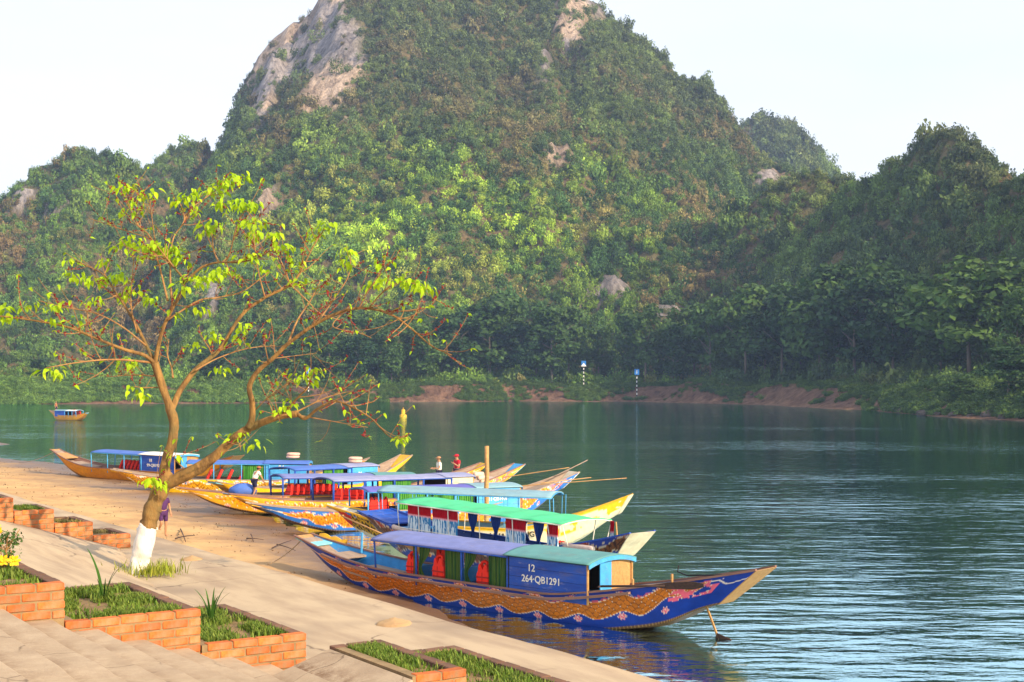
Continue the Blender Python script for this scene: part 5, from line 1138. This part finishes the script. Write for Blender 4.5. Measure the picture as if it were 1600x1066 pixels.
pts = [uv(-1.52 + rng.normal(0, .2), .82 + rng.normal(0, .16), ZP + .02) for _ in range(300)]; blades('grass', pts, 'weeds round the whitewashed tree base', .05, .2, ((.20, .26, .02), (.40, .40, .06)))
def strap_plant(label, v, u, z, L_):
    r = thing('strap_leaf_plant', label, 'plant', uv(v, u, z), 0, 'strap leaf plants in the planters')
    for i, (az, l, up) in enumerate(L_):
        n_ = 10; V_ = []; F_ = []
        for k in range(n_):
            f_ = k / (n_ - 1); h_ = l * math.sin(f_ * up) / up * 1.0; d = l * (1 - math.cos(f_ * up)) / up * .9 + .02; w_ = .022 * (1 - f_) ** .55 * (l / .5) + .001; x, y = math.cos(az) * d, math.sin(az) * d; sx, sy = -math.sin(az) * w_, math.cos(az) * w_
            V_ += [(x - sx, y - sy, h_ + w_ * .4), (x, y, h_), (x + sx, y + sy, h_ + w_ * .4)]
        F_ = [(k * 3 + j, k * 3 + j + 1, k * 3 + j + 4, k * 3 + j + 3) for k in range(n_ - 1) for j in (0, 1)]
        g = rng.uniform(.75, 1.25); me = np_mesh('leaf', V_, F_, M['blade'], True, np.tile(np.array([.045, .12, .015]) * g, (len(V_), 1)), {'shade': np.full(len(V_), rng.random())}); link('leaf', me, r)
    return r
Yq = at(162, 938, 4.09); rel = Yq[:2] - E0
strap_plant('tall two bladed strap leaf plant in the middle near planter', float(rel @ VV), float(rel @ UU), 4.08, [(2.75, .50, .75), (.05, .42, 1.1), (2.5, .30, .5), (.6, .30, .7), (4.2, .22, .6), (1.6, .2, .5)])
Yq = at(330, 972, 3.8); rel = Yq[:2] - E0
strap_plant('bushy dark strap leaf plant in the lowest near planter', float(rel @ VV), float(rel @ UU), 3.79, [(2.9, .36, 1.0), (.1, .34, 1.1), (1.4, .32, .4), (.6, .36, .8), (4.6, .28, .8), (5.4, .3, .9), (3.6, .28, .8), (2.3, .32, .6), (1.0, .25, .3), (0.3, .28, .6), (3.2, .22, .5)])
fl = thing('flowering_plant', 'leafy plant with yellow flowers at the left edge', 'plant', tuple(np.array(uv(-4.52, -4.4, 4.39)))); r_ = random.Random(5)
q = MB()
for i in range(9): q.tube([(0, 0, 0), (r_.uniform(-.06, .06), r_.uniform(-.06, .06), .16), (r_.uniform(-.14, .14), r_.uniform(-.14, .14), r_.uniform(.25, .36))], [.006, .005, .003], 5)
q.build('stems', M['twig'], fl)
fo = leaf_cloud('foliage', M['crown'], [(0, 0, .2, .15, .15, .16), (.05, .04, .28, .1, .1, .08)], 260, .018, seed=4); link('foliage', fo, fl)
for i in range(8):
    c = Vector((r_.uniform(-.08, .19), r_.uniform(-.22, -.08), r_.uniform(.10, .42))); q = MB(); Rm = Vector((r_.uniform(-.2, .5), -.8, r_.uniform(.1, .7))).to_track_quat('Z', 'Y').to_matrix()
    for k in range(6):
        a = k * math.pi / 3; q.add([c + Rm @ Vector(p) for p in ((0, 0, 0), (.035 * math.cos(a - .42), .035 * math.sin(a - .42), .012), (.05 * math.cos(a), .05 * math.sin(a), .02), (.035 * math.cos(a + .42), .035 * math.sin(a + .42), .012))], [(0, 1, 2, 3)])
    q.ball(c + Rm @ Vector((0, 0, .01)), (.012, .012, .012), 4); q.build('flower', pm('petal', (.85, .55, .01), .6) if i == 0 else bpy.data.materials['petal'], fl)
# sand heaps on the concrete
def heap(label, px, py, s):
    c = at(px, py, ZP); a, b = np.linspace(0, 1, 10), np.linspace(0, 2 * math.pi, 25); A, B = np.meshgrid(a, b, indexing='ij'); rr = A * s * (1 + .25 * (vnoise(np.cos(B) * 1.6 + 5, np.sin(B) * 1.6 + 5, 0, int(px)) - .5))
    Z = s * .22 * (1 - sstep(0, 1, A)) + .015 * (vnoise(A * 6, np.cos(B) * 4, 0, 9) - .5) * (1 - A) - .02 * (A > .95); q = MB(); q.grid(np.stack([rr * np.cos(B), rr * np.sin(B), Z], -1)[:, ::-1]); o = q.build('sand_heap', M['sand'], None, True); o.location = (c[0], c[1], ZP + .012); tag(o, label, 'sand heap', 'sand heaps on the promenade')
heap('small sand heap on the promenade right of the tree', 300, 874, .16); heap('sand heap on the promenade edge above the low planter', 615, 974, .19)
def stick(label, segs, name='driftwood', r=.03, mat='darkwood'):
    q = MB(); c0 = None
    for a, b in segs:
        v1 = float((at(a[0], a[1], .6)[:2] - E0) @ VV); u1 = float((at(a[0], a[1], .6)[:2] - E0) @ UU); pts = []
        for f_ in np.linspace(0, 1, 6):
            p = at(a[0] + (b[0] - a[0]) * f_, a[1] + (b[1] - a[1]) * f_, .6); rel = p[:2] - E0; z = float(bed(np.array([rel @ VV]), np.array([rel @ UU]))[0]); p2 = at(a[0] + (b[0] - a[0]) * f_, a[1] + (b[1] - a[1]) * f_, z + .03)
            pts.append(Vector(p2) + Vector((0, 0, .03 + .10 * f_ * (1 - f_))))
        q.tube(pts, list(np.linspace(r, r * .5, 6)), 6)
    return tag(q.build(name, M[mat], None, True), label, 'driftwood', 'driftwood lying on the sand')
stick('crossed driftwood sticks on the sand right of the tree', [((274, 843), (304, 838)), ((282, 828), (290, 848))], r=.026)
stick('small forked driftwood on the sand near the middle boats', [((385, 843), (412, 845)), ((392, 836), (396, 848))], r=.022)
stick('short driftwood scraps by the bow of boat 12', [((425, 858), (455, 846)), ((432, 852), (462, 862))], r=.02)
# litter on the sand
lv, lu = rng.uniform(4.5, 19, 2600), rng.uniform(15, 90, 2600); vs_ = np.interp(lu, *SHV); k = (lv < vs_ - .3) & (fbm(lv / 1.6, lu / 3, 0, 3, 99) > .55); lv, lu = lv[k], lu[k]
o = blades('leaf_litter', [uv(a, b, float(z) + .01) for a, b, z in zip(lv, lu, bed(lv, lu))], 'dead leaves and twigs scattered over the sand', .02, .05, ((.10, .06, .03), (.25, .15, .07)), .028); o['category'] = 'litter'

# ------------------------------------------------------------------ people
def skinned(name, V_, E_, Rd, mat, parent, root=0, sub=2):
    me = bpy.data.meshes.new(name); me.from_pydata(V_, E_, []); o = link(name, me)
    md = o.modifiers.new('skin', 'SKIN'); md.use_smooth_shade = True
    for i, r in enumerate(Rd): me.skin_vertices[0].data[i].radius = (r, r) if not isinstance(r, tuple) else r; me.skin_vertices[0].data[i].use_root = (i == root)
    s_ = o.modifiers.new('sub', 'SUBSURF'); s_.levels = s_.render_levels = sub
    bpy.context.view_layer.update(); m2 = bpy.data.meshes.new_from_object(o.evaluated_get(bpy.context.evaluated_depsgraph_get())); bpy.data.objects.remove(o)
    m2.name = name; m2.materials.clear(); m2.materials.append(mat); m2.polygons.foreach_set('use_smooth', [True] * len(m2.polygons)); return link(name, m2, parent)
def person(label, loc, rz, shirt, trousers, J=None, H=1.62, hat=None, short=True, long_sleeve=False):
    """J overrides joints: lsh lel lwr rsh rel rwr lhip lkn lan rhip rkn ran pel che nec head"""
    r = thing('person', label, 'person', loc, rz); k = H / 1.62
    D = dict(pel=(0, 0, .90), che=(0, .01, 1.22), nec=(0, 0, 1.37), head=(0, -.02, 1.50), lsh=(.17, 0, 1.32), lel=(.24, .02, 1.06), lwr=(.25, -.08, .84), rsh=(-.17, 0, 1.32), rel=(-.24, .02, 1.06), rwr=(-.25, -.08, .84), lhip=(.09, 0, .86), lkn=(.10, -.02, .47), lan=(.10, .02, .07), rhip=(-.09, 0, .86), rkn=(-.10, -.02, .47), ran=(-.10, .02, .07)); D.update(J or {})
    D = {a: Vector(b) * k for a, b in D.items()}; N = ['pel', 'che', 'nec', 'head', 'lsh', 'lel', 'lwr', 'lh', 'rsh', 'rel', 'rwr', 'rh', 'lhip', 'lkn', 'lan', 'lt', 'rhip', 'rkn', 'ran', 'rt', 'crown']
    D['lh'] = D['lwr'] + (D['lwr'] - D['lel']).normalized() * .08 * k; D['rh'] = D['rwr'] + (D['rwr'] - D['rel']).normalized() * .08 * k
    D['lt'] = D['lan'] + Vector((0, -.15, -.03)) * k; D['rt'] = D['ran'] + Vector((0, -.15, -.03)) * k; D['crown'] = D['head'] + (D['head'] - D['nec']).normalized() * .07 * k
    Rr = dict(pel=.115, che=.125, nec=.05, head=.088, crown=.07, lsh=.058, lel=.042, lwr=.030, lh=.032, rsh=.058, rel=.042, rwr=.030, rh=.032, lhip=.085, lkn=.055, lan=.036, lt=.032, rhip=.085, rkn=.055, ran=.036, rt=.032)
    E_ = [('pel', 'che'), ('che', 'nec'), ('nec', 'head'), ('head', 'crown'), ('che', 'lsh'), ('lsh', 'lel'), ('lel', 'lwr'), ('lwr', 'lh'), ('che', 'rsh'), ('rsh', 'rel'), ('rel', 'rwr'), ('rwr', 'rh'), ('pel', 'lhip'), ('lhip', 'lkn'), ('lkn', 'lan'), ('lan', 'lt'), ('pel', 'rhip'), ('rhip', 'rkn'), ('rkn', 'ran'), ('ran', 'rt')]
    b = skinned('body', [D[a] for a in N], [(N.index(a), N.index(c)) for a, c in E_], [Rr[a] * k for a in N], M['skin'], r)
    bm = bmesh.new(); bm.from_mesh(b.data); q = MB()                       # fingers and a nose grown on the body mesh
    for s_, h_, w_ in (('l', 'lh', 'lwr'), ('r', 'rh', 'rwr')):
        d = (D[h_] - D[w_]).normalized(); sd_ = d.cross(Vector((0, 1, 0))).normalized()
        for f_ in range(5):
            o_ = sd_ * (f_ - 1.5) * .016 * k if f_ < 4 else sd_ * .045 * k - d * .05 * k; l = (.06, .072, .07, .055, .05)[f_] * k
            q.tube([D[h_] + o_, D[h_] + o_ + d * l * .6, D[h_] + o_ + d * l + Vector((0, -.015, 0)) * k], [.009 * k, .008 * k, .006 * k], 5)
    hd = D['head']; q.tube([hd + Vector((0, -.085, .0)) * k, hd + Vector((0, -.11, -.02)) * k], [.014 * k, .012 * k], 5)
    for s_ in (-1, 1): q.ball(hd + Vector((s_ * .085, 0, -.005)) * k, (.012 * k, .02 * k, .03 * k), 4)
    v0 = [bm.verts.new(p) for p in q.v]
    for f_ in q.f: bm.faces.new([v0[i] for i in f_])
    bm.to_mesh(b.data); bm.free()
    def garment(nm, names, edges, grow, mat):
        return skinned(nm, [D[a] for a in names], [(names.index(a), names.index(c)) for a, c in edges], [grow.get(a, Rr.get(a, .05) * 1.22) * k for a in names], mat, r)
    D['ls2'] = D['lsh'].lerp(D['lel'], 1.0 if long_sleeve else .6); D['rs2'] = D['rsh'].lerp(D['rel'], 1.0 if long_sleeve else .6); D['hem'] = D['pel'] + Vector((0, 0, -.03)) * k
    garment('shirt', ['hem', 'pel', 'che', 'nb', 'lsh', 'ls2', 'rsh', 'rs2'] if False else ['pel', 'che', 'lsh', 'ls2', 'rsh', 'rs2'], [('pel', 'che'), ('che', 'lsh'), ('lsh', 'ls2'), ('che', 'rsh'), ('rsh', 'rs2')], dict(pel=.135, che=.150, lsh=.075, rsh=.075, ls2=.06, rs2=.06), shirt)
    e = .35 if short else .95; D['lk2'] = D['lkn'].lerp(D['lan'], e if not short else 0) if not short else D['lhip'].lerp(D['lkn'], .9); D['rk2'] = D['rkn'].lerp(D['ran'], e) if not short else D['rhip'].lerp(D['rkn'], .9)
    if short: garment('shorts', ['pel', 'lhip', 'lk2', 'rhip', 'rk2'], [('pel', 'lhip'), ('lhip', 'lk2'), ('pel', 'rhip'), ('rhip', 'rk2')], dict(pel=.128, lhip=.102, rhip=.102, lk2=.078, rk2=.078), trousers)
    else: garment('trousers', ['pel', 'lhip', 'lkn', 'lk2', 'rhip', 'rkn', 'rk2'], [('pel', 'lhip'), ('lhip', 'lkn'), ('lkn', 'lk2'), ('pel', 'rhip'), ('rhip', 'rkn'), ('rkn', 'rk2')], dict(pel=.128, lhip=.102, rhip=.102, lkn=.068, rkn=.068, lk2=.055, rk2=.055), trousers)
    q = MB(); q.ball(hd + Vector((0, .02, .045)) * k, (.100 * k, .108 * k, .085 * k), 8); q.build('hair', M['hair'], r, True)
    for s_ in (-1, 1): q = MB(); q.ball(hd + Vector((s_ * .033, -.082, .005)) * k, (.012 * k, .008 * k, .008 * k), 4); q.build('eye', M['black'], r)
    q = MB(); q.ball(hd + Vector((0, -.083, -.045)) * k, (.026 * k, .007 * k, .007 * k), 4); q.build('mouth', M['strap'], r)
    if hat:
        q = MB(); q.ball(hd + Vector((0, .005, .075)) * k, (.11 * k, .118 * k, .08 * k), 8); c_ = q.build('cap', hat, r, True)
        q = MB(); q.box(hd + Vector((0, -.14, .065)) * k, (.15 * k, .12 * k, .012 * k)); q.build('cap_peak', hat, c_, False, .004)
    return r
CM = lambda n_, c: pm(n_, c, .8, tuple(x * .8 for x in c), 20, bmp=.3)
m_white, m_red, m_navy, m_purple, m_tan, m_rust = CM('white_shirt', (.75, .72, .66)), CM('red_shirt', (.55, .01, .03)), CM('navy_cloth', (.02, .02, .06)), CM('purple_cloth', (.07, .02, .10)), CM('khaki_cap', (.40, .20, .10)), CM('rust_cloth', (.35, .12, .05))
# stands on the fore deck of the teal patched boat, leaning to the canopy
fy = at(405, 780, .55)
person('person in white shirt and dark shorts bending on a boat foredeck', tuple(bF['w'](.225, -.25, .50)), 2.3, m_white, m_navy, dict(che=(0, -.12, 1.18), nec=(0, -.20, 1.31), head=(0, -.27, 1.42), lsh=(.16, -.18, 1.27), rsh=(-.16, -.18, 1.27), lel=(.24, -.25, 1.05), lwr=(.26, -.38, .88), rel=(-.24, -.28, 1.02), rwr=(-.25, -.38, .84), lkn=(.10, -.08, .47), ran=(-.10, .16, .07)), 1.45, m_rust)
def seat_on(B, t_, y, z): return tuple(B['w'](t_, y, z))
p = at(687, 752, 0); p = np.array([(687 - 800) / F * 70, 70, 0]); 
person('man in white shirt and tan cap standing behind the pale roofs', ((686 - 800) * 71.5 / F, 71.5, .28), -1.2, m_white, m_navy, dict(lwr=(.16, -.26, 1.05), rwr=(-.16, -.26, 1.05), lel=(.22, -.06, 1.06), rel=(-.22, -.06, 1.06)), 1.66, m_tan, False)
person('man in red shirt and red cap standing behind the pale roofs', ((714 - 800) * 71.8 / F, 71.8, .30), -.9, m_red, m_navy, dict(lwr=(.05, -.22, 1.20), lel=(.24, -.06, 1.05)), 1.74, m_red, False)
p = at(252, 836, .62); person('person in purple shorts standing on sand behind the tree trunk', (p[0] + .06, p[1], .55), .6, m_purple, m_purple, dict(rkn=(-.10, -.12, .50), ran=(-.12, .05, .30)), 1.58)
pj = bJ['w'](.86, 0, 1.0); person('boatman in orange standing at the stern of the distant boat', tuple(pj), 1.2, m_rust, m_navy, None, 1.6, m_tan)
pj = bJ['w'](.30, .3, .3); person('passenger in red sitting at the front of the distant boat', tuple(pj), 0, m_red, m_navy, None, 1.35)
# blue bundle on the foredeck
q = MB(); q.ball((0, 0, .25), (.6, .45, .33), 8, .12); o = q.build('tarp_bundle', M['royal'], None, True); o.location = bF['w'](.20, .25, .55); tag(o, 'crumpled blue tarpaulin bundle on the foredeck left of the bending person', 'bundle')

# ------------------------------------------------------------------ haze
q = MB(); q.box((0, 480, 138), (1340, 1240, 290)); hz_o = q.build('haze'); tag(hz_o, kind='stuff'); hz_o['label'] = 'thin blue river haze in the air'
m = bpy.data.materials.new('haze'); m.use_nodes = True; t = m.node_tree; t.nodes.clear(); oo = nd(t, 'ShaderNodeOutputMaterial'); pv_ = nd(t, 'ShaderNodeVolumePrincipled'); pv_.inputs['Color'].default_value = (.46, .60, 1, 1); pv_.inputs['Density'].default_value = .00017; pv_.inputs['Anisotropy'].default_value = 0.0
t.links.new(pv_.outputs[0], oo.inputs['Volume']); hz_o.data.materials.append(m)
